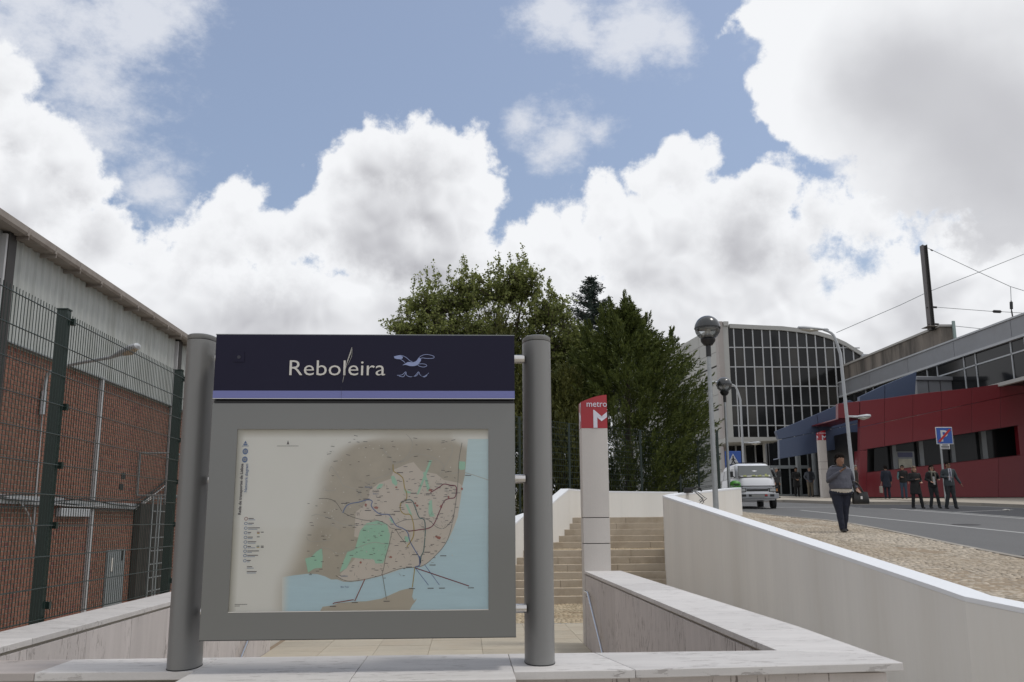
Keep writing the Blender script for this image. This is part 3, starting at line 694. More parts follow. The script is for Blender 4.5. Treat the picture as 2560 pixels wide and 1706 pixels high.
# right wall: low towards the camera, climbing away, then doubling back to the street
nw = thing('parapet_wall', (5, 15, FLOOR), 'long curving white parapet wall sloping down along the pavement, in front of the woman', 'wall', 'white walls round the stairs')
e1 = at_z(2560, 1521, -.80); dv = Vector((e1.x-4.93, e1.y-8.95, 0)).normalized()
P = [(e1.x+dv.x*5, e1.y+dv.y*5, -.86), (e1.x, e1.y, -.80), (4.98, 8.86, -.768), (4.905, 9.15, -.745), (4.9, 9.6, -.695), (4.9, 12.8, -.38), (4.9, 16.6, -.008), (4.9, 23.0, .615)]
wall_run(nw, P, .30, -1, FLOOR-.1, white_wall, white_cap)
rw = thing('parapet_wall', (6.5, 25.5, FLOOR), 'short white wall panel doubling back behind the near globe lamp, its end at the pavement', 'wall', 'white walls round the stairs')
endp = at_y(1853, 1219, 28.0)
wall_run(rw, [(5.17, 23.02, .622), (5.6, 24.1, .70), (endp.x, 28.0, endp.z)], .28, 1, -1.2, white_wall, white_cap)
# bundle of lamp and cables left on that wall
cb = thing('cable_bundle', (5.75, 24.5, .72), 'black work lamp with loose cables lying on the white wall left of the globe lamp', 'cables')
c0 = at_y(1722, 1226, 24.45)
MB().box(c0.x-.13, c0.x+.10, c0.y-.09, c0.y+.09, c0.z-.07, c0.z+.065).build('lamp_housing', black_m, cb, bevel=.02)
MB().tube([(c0.x+.08, c0.y, c0.z+.02), (c0.x+.20, c0.y-.03, c0.z+.08), (c0.x+.30, c0.y, c0.z+.06), (c0.x+.34, c0.y, c0.z-.03)], .022, 8).build('bracket', black_m, cb, smooth=True)
for q in range(5):
    a = random.uniform(.15, .33); dpt = random.uniform(.2, .55)
    MB().tube([(c0.x+.05, c0.y-.1, c0.z-.03), (c0.x+a*.7, c0.y-.2, c0.z-.05), (c0.x+a+.1, c0.y-.22, c0.z-.2), (c0.x+a+.16, c0.y-.2, c0.z-dpt), (c0.x+a+.05, c0.y-.2, c0.z-dpt-.08)], .009, 6).build('cable', [black_m, cab_m][q % 2], cb, smooth=True)
# ================================================================== MAP SIGN
YP = 5.30                                   # plane of the display panel's front
sg = thing('map_sign', (-.584, 5.5, LEDGE), 'large grey sign on two oval posts with navy name board and city transport map', 'sign')
for cx in (-1.596, .430):
    a, b = .086, .158; zt2 = 1.075
    p = MB().rings([(cx, 5.58, LEDGE+.001, a, b), (cx, 5.58, zt2, a, b)], 48, power=2.3).build('post', post_m, sg, smooth=True)
    MB().rings([(cx, 5.58, zt2+.004, a-.003, b-.003), (cx, 5.58, zt2+.008, a, b), (cx, 5.58, zt2+.03, a, b), (cx, 5.58, zt2+.034, a-.006, b-.006)], 48, power=2.3).build('post_cap', post_m, p, smooth=True)
    MB().rings([(cx, 5.58, LEDGE, a+.002, b+.002), (cx, 5.58, LEDGE+.006, a+.002, b+.002)], 40, power=2.3).build('base_seal', edge_m, p)
X0, X1 = -1.447, .279
for z_ in (.97, .25, -.49):
    for xa, xb in ((-1.498, X0+.01), (X1-.01, .350)):
        MB().tube([(xa, 5.50, z_), (xb, 5.50, z_)], .026, 16).build('connecting_tube', stainless, sg, smooth=True)
def P2(px, py, Y=YP): return at_y(px, py, Y)
# header box
hz1, hz0 = at_y(900, 838, YP-.012).z, at_y(900, 998, YP-.012).z
hb = MB().box(X0+.002, X1, YP-.012, YP+.19, hz0, hz1).build('name_board', header_m, sg, bevel=.003)
sz1 = at_y(900, 977.5, YP-.014).z
MB().box(X0+.002, X1, YP-.016, YP-.0125, hz0+.004, sz1).build('stripe', stripe_m, hb)
MB().box(X0+.002, X1, YP-.0145, YP-.0125, hz0+.0005, hz0+.0035).build('edge_trim', stainless, hb)
MB().box(X0-.002, X1+.001, YP-.010, YP+.185, hz1+.0005, hz1+.004).build('top_trim', galv, hb)
yl = YP-.0145
base = at_y(718, 938.5, yl); right = at_y(957.5, 938.5, yl)
text_mesh('lettering', 'Reboleira', .128, (base.x, yl, base.z), (1, 0, 0), (0, 0, 1), letter_m, hb, depth=.004, bold=-.0006, width=right.x-base.x)
def zpx(pts, sx=1/2.614, ox=500, oy=800): return [at_y(ox+x*sx, oy+y*sx, yl) for x, y in pts]
def ribbon(pts, wd, M, name, parent, closed=False, Y=None, dy=.0015):
    """flat strip along points in an XZ plane"""
    pts = [Vector(p) for p in pts]; n = len(pts); s = MB()
    wds = wd if isinstance(wd, list) else [wd]*n
    L, R = [], []
    for i in range(n):
        a = pts[(i-1) % n] if (closed or i > 0) else pts[0]; b = pts[(i+1) % n] if (closed or i < n-1) else pts[-1]
        d = (b-a).normalized() if (b-a).length > 1e-9 else Vector((1, 0, 0)); q = Vector((-d.z, 0, d.x))*wds[i]/2; L.append(pts[i]+q); R.append(pts[i]-q)
    for i in range(n if closed else n-1):
        j = (i+1) % n; s.face([L[i]+Vector((0, -dy, 0)), R[i]+Vector((0, -dy, 0)), R[j]+Vector((0, -dy, 0)), L[j]+Vector((0, -dy, 0))])
    return s.build(name, M, parent)
def smoothpts(pts, k=4):
    pts = [Vector(p) for p in pts]; out = []
    for i in range(len(pts)-1):
        p0 = pts[max(i-1, 0)]; p1 = pts[i]; p2 = pts[i+1]; p3 = pts[min(i+2, len(pts)-1)]
        for j in range(k):
            t_ = j/k; out.append(.5*((2*p1) + (p2-p0)*t_ + (2*p0-5*p1+4*p2-p3)*t_*t_ + (3*p1-p0-3*p2+p3)*t_**3))
    return out + [pts[-1]]
# gull: body and filled left wing tip, outlined wings, waves
MB().prism(smoothpts(zpx([(1325, 296), (1345, 284), (1362, 276), (1385, 278), (1410, 272), (1432, 250), (1445, 262), (1432, 284), (1412, 300), (1375, 303), (1345, 295), (1325, 298)]), 3), (0, -.003, 0)).build('gull_body', emblem_m, hb)
MB().prism(smoothpts(zpx([(1268, 241), (1300, 234), (1325, 242), (1318, 256), (1288, 257), (1272, 250), (1268, 242)]), 3), (0, -.003, 0)).build('gull_wing', emblem_m, hb)
for q in ([(1268, 241), (1310, 233), (1345, 245), (1372, 268), (1388, 274)], [(1272, 252), (1310, 258), (1340, 280)], [(1415, 270), (1440, 240), (1475, 227), (1515, 233), (1531, 243), (1520, 252), (1480, 253), (1450, 250), (1430, 265)],
          [(1418, 292), (1440, 288), (1470, 290), (1482, 300), (1465, 309), (1438, 305), (1418, 292)], [(1288, 363), (1320, 360), (1345, 340), (1350, 362), (1375, 373), (1405, 366), (1428, 340), (1440, 362), (1465, 370), (1495, 348)],
          [(1300, 368), (1330, 372), (1345, 345)], [(1385, 372), (1415, 366), (1428, 345)], [(1440, 364), (1470, 374), (1490, 352)]):
    ribbon(smoothpts(zpx(q), 4), .0030, emblem_m, 'emblem_line', hb, dy=.002)
# scratch across the lettering, pale flaked paint
fl = mat('flaked_paint', (0.40, 0.39, 0.36), 0.8, fine=0.9, fscale=220)
ribbon(zpx([(994, 180), (985, 215), (968, 262), (956, 300), (945, 350), (933, 410)]), [.002, .008, .006, .0035, .003, .0015], fl, 'scratch', hb, dy=.0065)
ribbon(zpx([(998, 190), (992, 240), (975, 280), (964, 300)]), [.001, .002, .0015, .001], fl, 'scratch', hb, dy=.0068)
ribbon(zpx([(925, 440), (924, 515)]), .0012, edge_m, 'scratch', hb, dy=.0068)
a = zpx([(220, 210), (290, 210), (290, 275), (220, 275)]); MB().prism(a, (0, -.0015, 0)).build('lens_plate', header_m, hb)
b = zpx([(255, 244)])[0]; MB().tube([(b.x, b.y, b.z), (b.x, b.y-.004, b.z)], .010, 16).build('lens', mat('lens', (0.02, 0.02, 0.035), .3), hb)
# display box: dark rear body, glossy grey face with its opening, poster inside behind glass
pz1, pz0 = at_y(900, 1009, YP).z, at_y(900, 1597, YP).z
fb = MB().box(X0+.004, X1-.002, YP+.012, YP+.19, pz0+.002, pz1+.02).build('display_case', edge_m, sg, bevel=.003)
mx0, mx1 = P2(582, 1300).x, P2(1221, 1300).x; mz1, mz0 = P2(900, 1073).z, P2(900, 1528).z
fr = MB(); x0, x1 = X0, X1
fr.box(x0, mx0, YP, YP+.012, pz0, pz1); fr.box(mx1, x1, YP, YP+.012, pz0, pz1); fr.box(mx0, mx1, YP, YP+.012, mz1, pz1); fr.box(mx0, mx1, YP, YP+.012, pz0, mz0)
fr.build('display_frame', frame_m, sg)
MB().box(x0-.001, x1+.001, YP+.001, YP+.02, pz0-.004, pz0-.0005).build('bottom_trim', edge_m, sg)
# ---- poster. map coordinates u (0..1 left to right), v (0..1 top to bottom)
YM = YP+.010
MW, MH = mx1-mx0, mz1-mz0
def mp(u, v, k=0): return Vector((mx0+u*MW, YM-k*.0004, mz1-v*MH))
def _poster():
    M = bpy.data.materials.new('map_print'); M.use_nodes = True; t = NT(M.node_tree); b = t.n['Principled BSDF']
    s = t.node('ShaderNodeSeparateXYZ'); t.put(s.inputs[0], t.node('ShaderNodeNewGeometry').outputs['Position'])
    u = t.m('DIVIDE', t.m('SUBTRACT', s.outputs[0], mx0), MW); v = t.m('DIVIDE', t.m('SUBTRACT', mz1, s.outputs[2]), MH)
    cu = t.node('ShaderNodeFloatCurve'); c = cu.mapping.curves[0]; c.points[0].location = (0, .60); c.points[1].location = (1, .205)
    for p in [(.04, .56), (.10, .44), (.2, .37), (.4, .325), (.6, .28), (.76, .24), (.82, .215)]: c.points.new(*p)
    cu.mapping.update(); t.put(cu.inputs['Value'], v)
    n = t.noise(t.node('ShaderNodeNewGeometry').outputs['Position'], 7.0, 5, .6)
    land = t.mr(t.m('ADD', t.m('SUBTRACT', u, cu.outputs[0]), t.m('MULTIPLY', t.m('SUBTRACT', n, .5), .02)), -.055, .05, smooth=True)
    brown = t.vm('SCALE', (.53, .475, .385), sc=t.m('ADD', .82, t.m('MULTIPLY', n, .36)))
    top = t.mr(v, .0, .10, smooth=True); side = t.mr(t.m('SUBTRACT', v, t.m('MULTIPLY', t.m('SUBTRACT', u, .86), .9)), .02, .09, smooth=True)
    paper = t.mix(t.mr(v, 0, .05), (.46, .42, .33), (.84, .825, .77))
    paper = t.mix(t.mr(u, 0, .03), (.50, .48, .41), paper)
    bl = t.m('MULTIPLY', land, t.m('MAXIMUM', top, .35)); bl = t.m('MULTIPLY', bl, t.mix(t.mr(u, .84, .86), 1.0, side))
    col = t.mix(bl, paper, brown)
    t.put(b.inputs['Base Color'], col); b.inputs['Roughness'].default_value = .8
    return M
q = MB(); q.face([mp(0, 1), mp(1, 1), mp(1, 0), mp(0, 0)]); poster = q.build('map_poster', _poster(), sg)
def _water():
    M = bpy.data.materials.new('map_water'); M.use_nodes = True; t = NT(M.node_tree); b = t.n['Principled BSDF']
    g_ = t.node('ShaderNodeNewGeometry').outputs['Position']; s = t.node('ShaderNodeSeparateXYZ'); t.put(s.inputs[0], g_)
    v = t.m('DIVIDE', t.m('SUBTRACT', mz1, s.outputs[2]), MH); u = t.m('DIVIDE', t.m('SUBTRACT', s.outputs[0], mx0), MW)
    wv = t.noise(t.vm('MULTIPLY', g_, (1.5, 1, 14)), 4.0, 4, .6, dist=.6)
    c = t.mix(t.mr(v, .05, .9), (.66, .80, .82), (.58, .75, .81)); c = t.vm('SCALE', c, sc=t.m('ADD', .93, t.m('MULTIPLY', wv, .12)))
    f = t.mr(t.m('ADD', u, t.m('MULTIPLY', t.mr(u, .5, .51), 1.0)), .19, .235, smooth=True); c = t.mix(f, (.80, .77, .70), c)
    t.put(b.inputs['Base Color'], c); b.inputs['Roughness'].default_value = .8; return M
map_water = _water()
def flat(name, pts, M, k): q = MB(); q.face([mp(u, v, k) for u, v in pts]); return q.build(name, M, poster)
# pixel helper: coordinates read on a 2091 x 1568 enlargement; the poster's corners there
def um(x, y):
    xl = 243 + (185-243)*(y-85)/1190.0; return ((x-xl)/(1884-xl), (y-87)/1189.0)
def mpts(l): return [um(x, y) for x, y in l]
shore = [(530, 1058), (570, 1052), (620, 1045), (700, 1037), (760, 1040), (810, 1055), (850, 1075), (890, 1075), (930, 1090), (980, 1092), (1050, 1085), (1100, 1070), (1180, 1055), (1250, 1030), (1330, 1005), (1390, 1000), (1440, 1000), (1470, 985), (1530, 935), (1580, 880), (1620, 820), (1650, 760), (1680, 680), (1700, 560), (1712, 470), (1728, 400), (1735, 330), (1740, 250), (1750, 155), (1884, 155)]
flat('water', [(x, y) for x, y in mpts(shore)] + [(1, 1), um(190, 1275)][0:1] + [um(530, 1275)], map_water, 1)
tan = mat('map_land', (.54, .48, .385), .8); pale = mat('map_city', (.70, .63, .55), .8); park = mat('map_park', (.42, .68, .52), .8); red_z = mat('map_red', (.42, .17, .13), .8)
flat('far_shore', mpts([(778, 1275), (795, 1248), (860, 1240), (900, 1225), (1000, 1218), (1080, 1216), (1180, 1200), (1230, 1180), (1300, 1150), (1380, 1132), (1390, 1140), (1380, 1190), (1395, 1215), (1410, 1200), (1405, 1215), (1380, 1245), (1365, 1275)]), tan, 2)
flat('city_area', mpts([(890, 1060), (930, 1020), (1000, 950), (1050, 860), (1080, 820), (1000, 800), (1010, 640), (1060, 600), (1095, 540), (1100, 500), (1160, 450), (1240, 420), (1260, 360), (1350, 320), (1390, 310), (1440, 370), (1540, 390), (1590, 430), (1690, 450), (1712, 470), (1700, 560), (1680, 680), (1650, 760), (1620, 820), (1580, 880), (1530, 935), (1470, 985), (1440, 1000), (1330, 1005), (1180, 1055), (1050, 1085), (930, 1085)]), pale, 1.5)
for pl in ([(1012, 860), (1040, 760), (1080, 715), (1150, 697), (1215, 720), (1235, 790), (1225, 860), (1205, 930), (1190, 975), (1140, 975), (1130, 950), (1060, 945), (985, 935), (950, 1005), (905, 1030), (930, 960), (955, 900), (1000, 885)],
           [(680, 940), (720, 930), (760, 890), (790, 875), (795, 930), (790, 1000), (740, 1005), (700, 1030)],
           [(1495, 297), (1512, 300), (1425, 520), (1408, 530)], [(1452, 380), (1468, 378), (1500, 500), (1480, 505)], [(1688, 305), (1732, 308), (1730, 360), (1700, 365), (1685, 350)],
           [(1240, 405), (1260, 400), (1285, 450), (1275, 470), (1250, 450)], [(1145, 480), (1165, 455), (1190, 455), (1180, 480), (1150, 490)], [(1490, 575), (1510, 560), (1515, 640), (1530, 670), (1500, 675), (1488, 650)],
           [(1325, 490), (1370, 510), (1375, 520), (1335, 515)], [(1330, 800), (1360, 805), (1355, 840), (1335, 835)], [(1228, 680), (1245, 680), (1260, 715), (1245, 710)], [(1335, 590), (1350, 590), (1380, 660), (1370, 665)]):
    kk = globals().setdefault('KP', [3.0]); kk[0] += .08; flat('park', mpts(pl), park, kk[0])
for (x, y) in [(1540, 805), (1555, 812), (1400, 585), (1412, 600), (1075, 595), (1142, 612), (1238, 935), (1042, 968), (1570, 607), (1275, 478), (1500, 498), (1708, 490), (1620, 545)]:
    a_, b_ = random.uniform(7, 17), random.uniform(6, 14); flat('red_zone', mpts([(x-a_, y), (x, y-b_), (x+a_, y-b_*.4), (x+a_*.6, y+b_), (x-a_*.4, y+b_*.6)]), red_z, 4.2)
def route(pts, wd, M, name, k=5, sm=True):
    P_ = [mp(*um(x, y)) for x, y in pts]; P_ = smoothpts(P_, 5) if sm else P_
    o = ribbon(P_, wd, M, name, poster, dy=k*.0004); return o
blue_l = mat('line_blue', (.14, .21, .40), .7); yel_l = mat('line_yellow', (.45, .33, .08), .7); grn_l = mat('line_green', (.08, .17, .17), .7); red_l = mat('line_red', (.20, .03, .06), .7)
grey_l = mat('rail_grey', (.17, .16, .14), .8); road_l = mat('map_road', (.50, .48, .43), .8); brn_l = mat('line_brown', (.26, .07, .06), .8); blk = mat('map_ink', (.11, .10, .10), .8); inkb = mat('map_ink_blue', (.13, .20, .36), .8)
for r_ in ([(925, 645), (945, 605), (975, 585), (1030, 575), (1090, 560), (1118, 570), (1112, 600), (1140, 635), (1175, 655), (1225, 658), (1250, 690), (1275, 730), (1320, 750), (1350, 775), (1365, 830), (1395, 885), (1425, 935), (1430, 980)],): route(r_, .0052, blue_l, 'metro_line')
route([(1255, 325), (1258, 370), (1290, 390), (1320, 420), (1330, 480), (1345, 520), (1340, 560), (1305, 585), (1305, 630), (1330, 655), (1365, 658), (1382, 690), (1392, 750), (1385, 810), (1345, 870)], .0052, yel_l, 'metro_line')
route([(1305, 580), (1350, 562), (1380, 568), (1400, 610), (1425, 675), (1460, 695), (1467, 760), (1462, 840), (1455, 900), (1440, 930), (1436, 975)], .0052, grn_l, 'metro_line')
route([(1355, 768), (1420, 760), (1490, 748), (1525, 720), (1560, 640), (1590, 575), (1620, 555), (1660, 548), (1672, 510), (1668, 472), (1630, 465), (1590, 458), (1560, 478), (1500, 515)], .0052, red_l, 'metro_line')
for r_ in ([(925, 640), (960, 660), (1010, 680), (1080, 695), (1150, 695), (1210, 720), (1240, 745), (1270, 755), (1300, 800), (1340, 850)], [(1250, 760), (1230, 850), (1205, 940), (1195, 1000), (1180, 1050)], [(880, 1050), (950, 1085), (1050, 1080), (1180, 1050), (1300, 1010), (1440, 995), (1520, 940), (1600, 850), (1640, 740), (1665, 600), (1680, 480), (1690, 300), (1710, 180)],
           [(770, 550), (830, 552), (880, 575), (920, 635)], [(1270, 720), (1330, 695), (1400, 690), (1480, 690), (1540, 740), (1590, 750), (1640, 700), (1660, 640)]): route(r_, .0026, grey_l, 'railway', 4.5)
for r_ in ([(838, 372), (850, 338), (880, 380), (905, 420), (930, 465), (990, 485), (1030, 510), (1050, 545)], [(1015, 535), (1050, 490), (1090, 470), (1130, 425), (1230, 390), (1255, 335), (1290, 310), (1340, 300), (1380, 260), (1440, 258), (1520, 280), (1580, 320), (1590, 360)],
           [(720, 665), (760, 655), (830, 675), (900, 710), (980, 730), (1050, 725), (1200, 720)], [(1340, 120), (1375, 160), (1380, 200), (1350, 270), (1300, 310)], [(1190, 200), (1200, 240), (1240, 280), (1255, 320)], [(1640, 390), (1700, 378), (1760, 390), (1884, 432)],
           [(700, 920), (760, 890), (800, 870), (860, 890), (900, 912), (1000, 880), (1120, 840), (1200, 850)], [(800, 485), (830, 500), (880, 495)], [(1560, 400), (1640, 260), (1640, 190)], [(850, 720), (900, 745), (915, 770)], [(690, 800), (720, 830), (860, 820)]): route(r_, .0030, road_l, 'road', 4)
route([(862, 1230), (870, 1225), (995, 1205), (1005, 1213), (1070, 1075)], .0052, brn_l, 'ferry_line', 5, False); route([(1398, 1005), (1755, 1125)], .0052, red_l, 'ferry_line', 5, False)
route([(1398, 1003), (1382, 1130)], .0046, yel_l, 'ferry_line', 5, False); route([(1398, 1003), (1488, 1117)], .0032, blue_l, 'ferry_line', 5, False); route([(1462, 985), (1560, 1117)], .0032, blue_l, 'ferry_line', 5, False)
route([(1185, 1045), (1212, 1205)], .0028, grey_l, 'ferry_line', 5, False); route([(1430, 930), (1432, 985), (1400, 1000)], .006, blue_l, 'metro_line')
# the map's small illegible names: tiny dark dashes, joined
def dashes(n, fn, M, name, lmin, lmax, h, rot=0.0, seed=1):
    r = random.Random(seed); q = MB()
    for _ in range(n):
        p = fn(r)
        if p is None: continue
        c_ = mp(*um(*p)); L = r.uniform(lmin, lmax); a = r.uniform(-rot, rot) if rot else 0
        d = Vector((math.cos(a), 0, math.sin(a)))*L/2; e = Vector((-math.sin(a), 0, math.cos(a)))*h/2; o_ = Vector((0, -.0024-.00012*seed, 0))
        q.face([c_-d-e+o_, c_+d-e+o_, c_+d+e+o_, c_-d+e+o_])
    return tag(q.build(name, M, poster), kind='stuff')
def city(r):
    x, y = r.uniform(1000, 1690), r.uniform(420, 1080)
    return (x, y) if (y < 990 or x < 1330) and x < 1700-(max(0, y-600))*.45 else None
dashes(170, city, blk, 'small_names', .008, .022, .0026, 0, 2)
dashes(170, city, mat('map_ink_grey', (.26, .24, .22), .8), 'street_names', .008, .018, .0014, 1.5, 3)
dashes(50, lambda r: (r.uniform(820, 1690), r.uniform(130, 560)), blk, 'small_names', .010, .024, .0025, .25, 4)
dashes(35, lambda r: (r.uniform(700, 1000), r.uniform(560, 1050)), blk, 'small_names', .010, .022, .0025, 0, 5)
dashes(110, lambda r: (r.uniform(760, 1650), r.uniform(150, 950)), mat('map_spot', (.72, .70, .65), .8), 'map_spots', .003, .008, .004, 1.5, 6)
for x, y in [(1585, 929), (1515, 988), (1502, 1137), (1577, 1137), (1768, 1137), (1005, 1223), (862, 1246), (1380, 1138), (1213, 1217), (1080, 555), (935, 583), (1300, 380), (1390, 518), (1490, 522), (1560, 457), (1660, 518), (1358, 578), (1090, 630), (1160, 663), (1280, 637), (1290, 755), (1320, 835), (1400, 920), (1480, 905), (1360, 1000), (1750, 400)]:
    flat('station_name', mpts([(x-20, y-2.4), (x+20, y-2.4), (x+20, y+2.4), (x-20, y+2.4)]), blk, 5.5)
XD, ZD = (1, 0, 0), (0, 0, 1)
def maptext(name, body, px0, py0, size, M, vertical=False, width=None, bold=0):
    o = mp(*um(px0, py0), 7)
    if vertical:
        sl = Vector((.028, 0, 1)).normalized()*0 + Vector((0, 0, 1)); return text_mesh(name, body, size, o, sl, (-1, 0, 0), M, poster, depth=.0006, width=width, bold=bold)
    return text_mesh(name, body, size, o, XD, ZD, M, poster, depth=.0006, width=width, bold=bold)
pxm = MW/1668.0
maptext('title', 'Rede de transportes de Lisboa', 263, 655, .0225, blk, True, 332*pxm, .0006)
maptext('subtitle', 'Network diagram', 302, 507, .0225, inkb, True, 184*pxm, .0001)
maptext('zone_name', 'Coroa 1', 1070, 480, .0125, inkb, width=44*pxm, bold=.0002); maptext('zone_name', 'Coroa L', 1120, 508, .0125, blk, width=44*pxm, bold=.0002); maptext('zone_name', 'Zona L', 1122, 524, .0105, inkb, width=38*pxm)
maptext('river_name', 'Rio Tejo', 912, 1128, .0125, inkb, width=52*pxm); maptext('city_name', 'Lisboa', 912, 1058, .0125, inkb, width=44*pxm)
# legend
for k, (yy_, w1, w2) in enumerate([(680, 34, 44), (711, 36, 26), (741, 76, 60), (771, 20, 14), (801, 32, 30), (831, 55, 50), (861, 22, 50), (890, 75, 30), (918, 70, 50), (951, 24, 18), (991, 34, 44), (1022, 64, 60)]):
    x0_ = 312 - k*.9
    flat('legend_text', mpts([(x0_, yy_-4), (x0_+w1, yy_-4), (x0_+w1, yy_+1), (x0_, yy_+1)]), blk, 3); flat('legend_text', mpts([(x0_, yy_+6), (x0_+w2, yy_+6), (x0_+w2, yy_+9), (x0_, yy_+9)]), inkb, 3)
    if k < 10:
        c_ = mp(*um(297-k*.8, yy_)); rr = .0085
        ribbon([c_+Vector((rr*math.cos(a), 0, rr*math.sin(a)*(1 if k in (0, 6) else .8))) for a in np.linspace(0, 2*PI, 13)[:-1]], .0028, brn_l if k == 0 else inkb, 'legend_icon', poster, closed=True, dy=.0015)
for (x, y, M) in [(376, 768, brn_l), (376, 776, yel_l), (402, 768, blk), (376, 798, blk), (374, 858, grn_l), (374, 866, yel_l), (402, 858, blk), (402, 866, blk)]: flat('legend_swatch', mpts([(x-9, y-2.5), (x+9, y-2.5), (x+9, y+2.5), (x-9, y+2.5)]), M, 3)
for (x, y, k) in [(292, 183, 0), (291, 236, 1), (288, 290, 2)]:
    c_ = mp(*um(x, y)); 
    if k == 0: MB().prism([c_+Vector((a*.001, -.001, b*.001)) for a, b in [(-13, -2), (13, -2), (9, -10), (-9, -10)]], (0, -.0005, 0)).build('ship_icon', inkb, poster); MB().prism([c_+Vector((a*.001, -.001, b*.001)) for a, b in [(-8, 0), (8, 0), (5, 8), (0, 16), (-5, 8)]], (0, -.0005, 0)).build('ship_icon', inkb, poster); ribbon([c_+Vector((-.019, 0, -.014)), c_+Vector((.019, 0, -.014))], .003, inkb, 'ship_icon', poster)
    else:
        MB().prism([c_+Vector((.0155*math.cos(a), -.001, .0175*math.sin(a))) for a in np.linspace(0, 2*PI, 17)[:-1]], (0, -.0005, 0)).build('train_icon', inkb, poster)
        wm = mat('icon_paper', (.45, .44, .40), .8) if k == 1 else MATS['icon_paper']
        MB().prism([c_+Vector((a*.001, -.0016, b*.001)) for a, b in [(-8, -6), (8, -6), (8, 8), (-8, 8)]], (0, -.0003, 0)).build('icon_window', wm, poster); MB().prism([c_+Vector((a*.001, -.0021, b*.001)) for a, b in [(-5, -1), (5, -1), (5, 5), (-5, 5)]], (0, -.0003, 0)).build('train_icon', inkb, poster)
route([(496, 200), (637, 200)], .0022, grey_l, 'scale_bar', 3, False)
flat('north_arrow', mpts([(560, 189), (576, 189), (568, 162)]), blk, 3); flat('imprint', mpts([(225, 1226), (306, 1226), (306, 1229), (225, 1229)]), blk, 3); flat('imprint', mpts([(225, 1236), (258, 1236), (258, 1239), (225, 1239)]), blk, 3)
q = MB(); q.face([(mx0, YP+.0035, mz0), (mx1, YP+.0035, mz0), (mx1, YP+.0035, mz1), (mx0, YP+.0035, mz1)]); q.build('glass_pane', clear_glass, sg)
MB().box(mx0, mx1, YP-.0005, YP+.003, mz0-.002, mz0+.002).build('opening_trim', letter_m, sg); 
# ================================================================== BRICK BUILDING ON THE LEFT
XB = -7.30
bb = thing('brick_building', (XB, 20, FLOOR), 'long red brick industrial building with corrugated translucent band and gutter, behind the green fence', 'building')
BZ0, BZ1, BT = FLOOR-.1, 2.90, 4.52
MB().box(XB-9, XB-.013, 4, 42, BZ0, BZ1).build('wall', mortar, bb)
# bricks: rows of single bricks over the stretch that shows; the 300 that show largest are parts
BL, BH, J = .230, .075, .015
cand = []
nrow = int((BZ1-BZ0)/BH)
for r_ in range(nrow):
    z = BZ0 + .095 + r_*BH
    if z + BH > BZ1-.02: break
    y = 4.1 + (BL/2 if r_ % 2 else 0)
    while y < 41.7:
        cand.append((y, z)); y += BL
def inview(y, z):
    v = RM.T @ np.array([XB, y, z]); px = 1280+v[0]/-v[2]*F_PX; py = 853-v[1]/-v[2]*F_PX
    return 0 < px < 600 and 845 < py < 1580
sc_ = sorted([c for c in cand if inview(*c) and c[0] > 13.6], key=lambda c: c[0]+abs(c[1]-1.2)*.15)
near = set(sc_[:300])
bprot = None
bw0, bh0 = (BL-J)/2, (BH-J)/2
for (y, z) in near:
    if bprot is None:
        bprot = MB().box(-.055, 0, -bw0, bw0, -bh0, bh0).build('brick', brick_m, None, off=(0, 0, 0)); o = bprot
    else: o = bprot.copy(); COL.objects.link(o)
    o.parent = bb; L0 = bb.location; o.location = (XB+random.uniform(-.002, .002)-L0.x, y+bw0+J/2-L0.y, z+bh0+J/2-L0.z)
rest = MB()
for (y, z) in cand:
    if (y, z) in near: continue
    q = random.uniform(-.002, .002); rest.box(XB-.05, XB+q, y+J/2, y+BL-J/2, z+J/2, z+BH-J/2)
tag(rest.build('bricks', brick_m, bb), kind='stuff')
MB().box(XB-.02, XB+.075, 4, 42, BZ1-.065, BZ1-.042).build('flashing', cab_m, bb)
# corrugated sheets
def sheet(y0, n, pitch=.275):
    s = MB(); prof = []
    for i in range(n):
        y = y0+i*pitch; prof += [(XB+.02, y), (XB+.02, y+pitch*.62), (XB+.055, y+pitch*.72), (XB+.055, y+pitch*.9)]
    prof.append((XB+.02, y0+n*pitch+.02))
    for (xa, ya), (xb, yb) in zip(prof, prof[1:]): s.face([(xa, ya, BZ1-.04), (xb, yb, BZ1-.04), (xb, yb, BT), (xa, ya, BT)])
    return s.build('cladding_sheet', clad, bb)
MB().box(XB-.2, XB-.03, 4, 42, BZ1, BT+.1).build('wall_backing', offwhite, bb)
y = 5.0
while y < 41: sheet(y, 4); y += 1.1
# columns, downpipe, conduit
for yc in (6.0, 14.35, 23.1, 31.6):
    MB().box(XB-.02, XB+.13, yc-.13, yc+.13, FLOOR, BT+.02).build('column', steel_dark, bb, bevel=.01)
    MB().box(XB+.02, XB+.12, yc-.20, yc-.145, FLOOR, BT-.05).build('column_trim', pipe_m, bb)
    MB().tube([(XB+.20, yc-.02, BT-.02), (XB+.20, yc-.02, BT+.06)], .06, 12).build('outlet', gutter_m, bb, smooth=True)
MB().box(XB+.0, XB+.07, 18.50, 18.60, FLOOR, BZ1-.02).build('downpipe', pipe_m, bb, bevel=.006)
MB().tube([(XB+.03, 16.10, 1.95), (XB+.03, 16.16, .2), (XB+.03, 16.2, -.1)], .014, 8).build('conduit', pipe_m, bb, smooth=True)
MB().tube([(XB+.04, 23.5, 2.6), (XB+.04, 23.5, -1.8)], .03, 8).build('conduit', mat('rust_pipe', (.16, .10, .07), .8), bb, smooth=True)
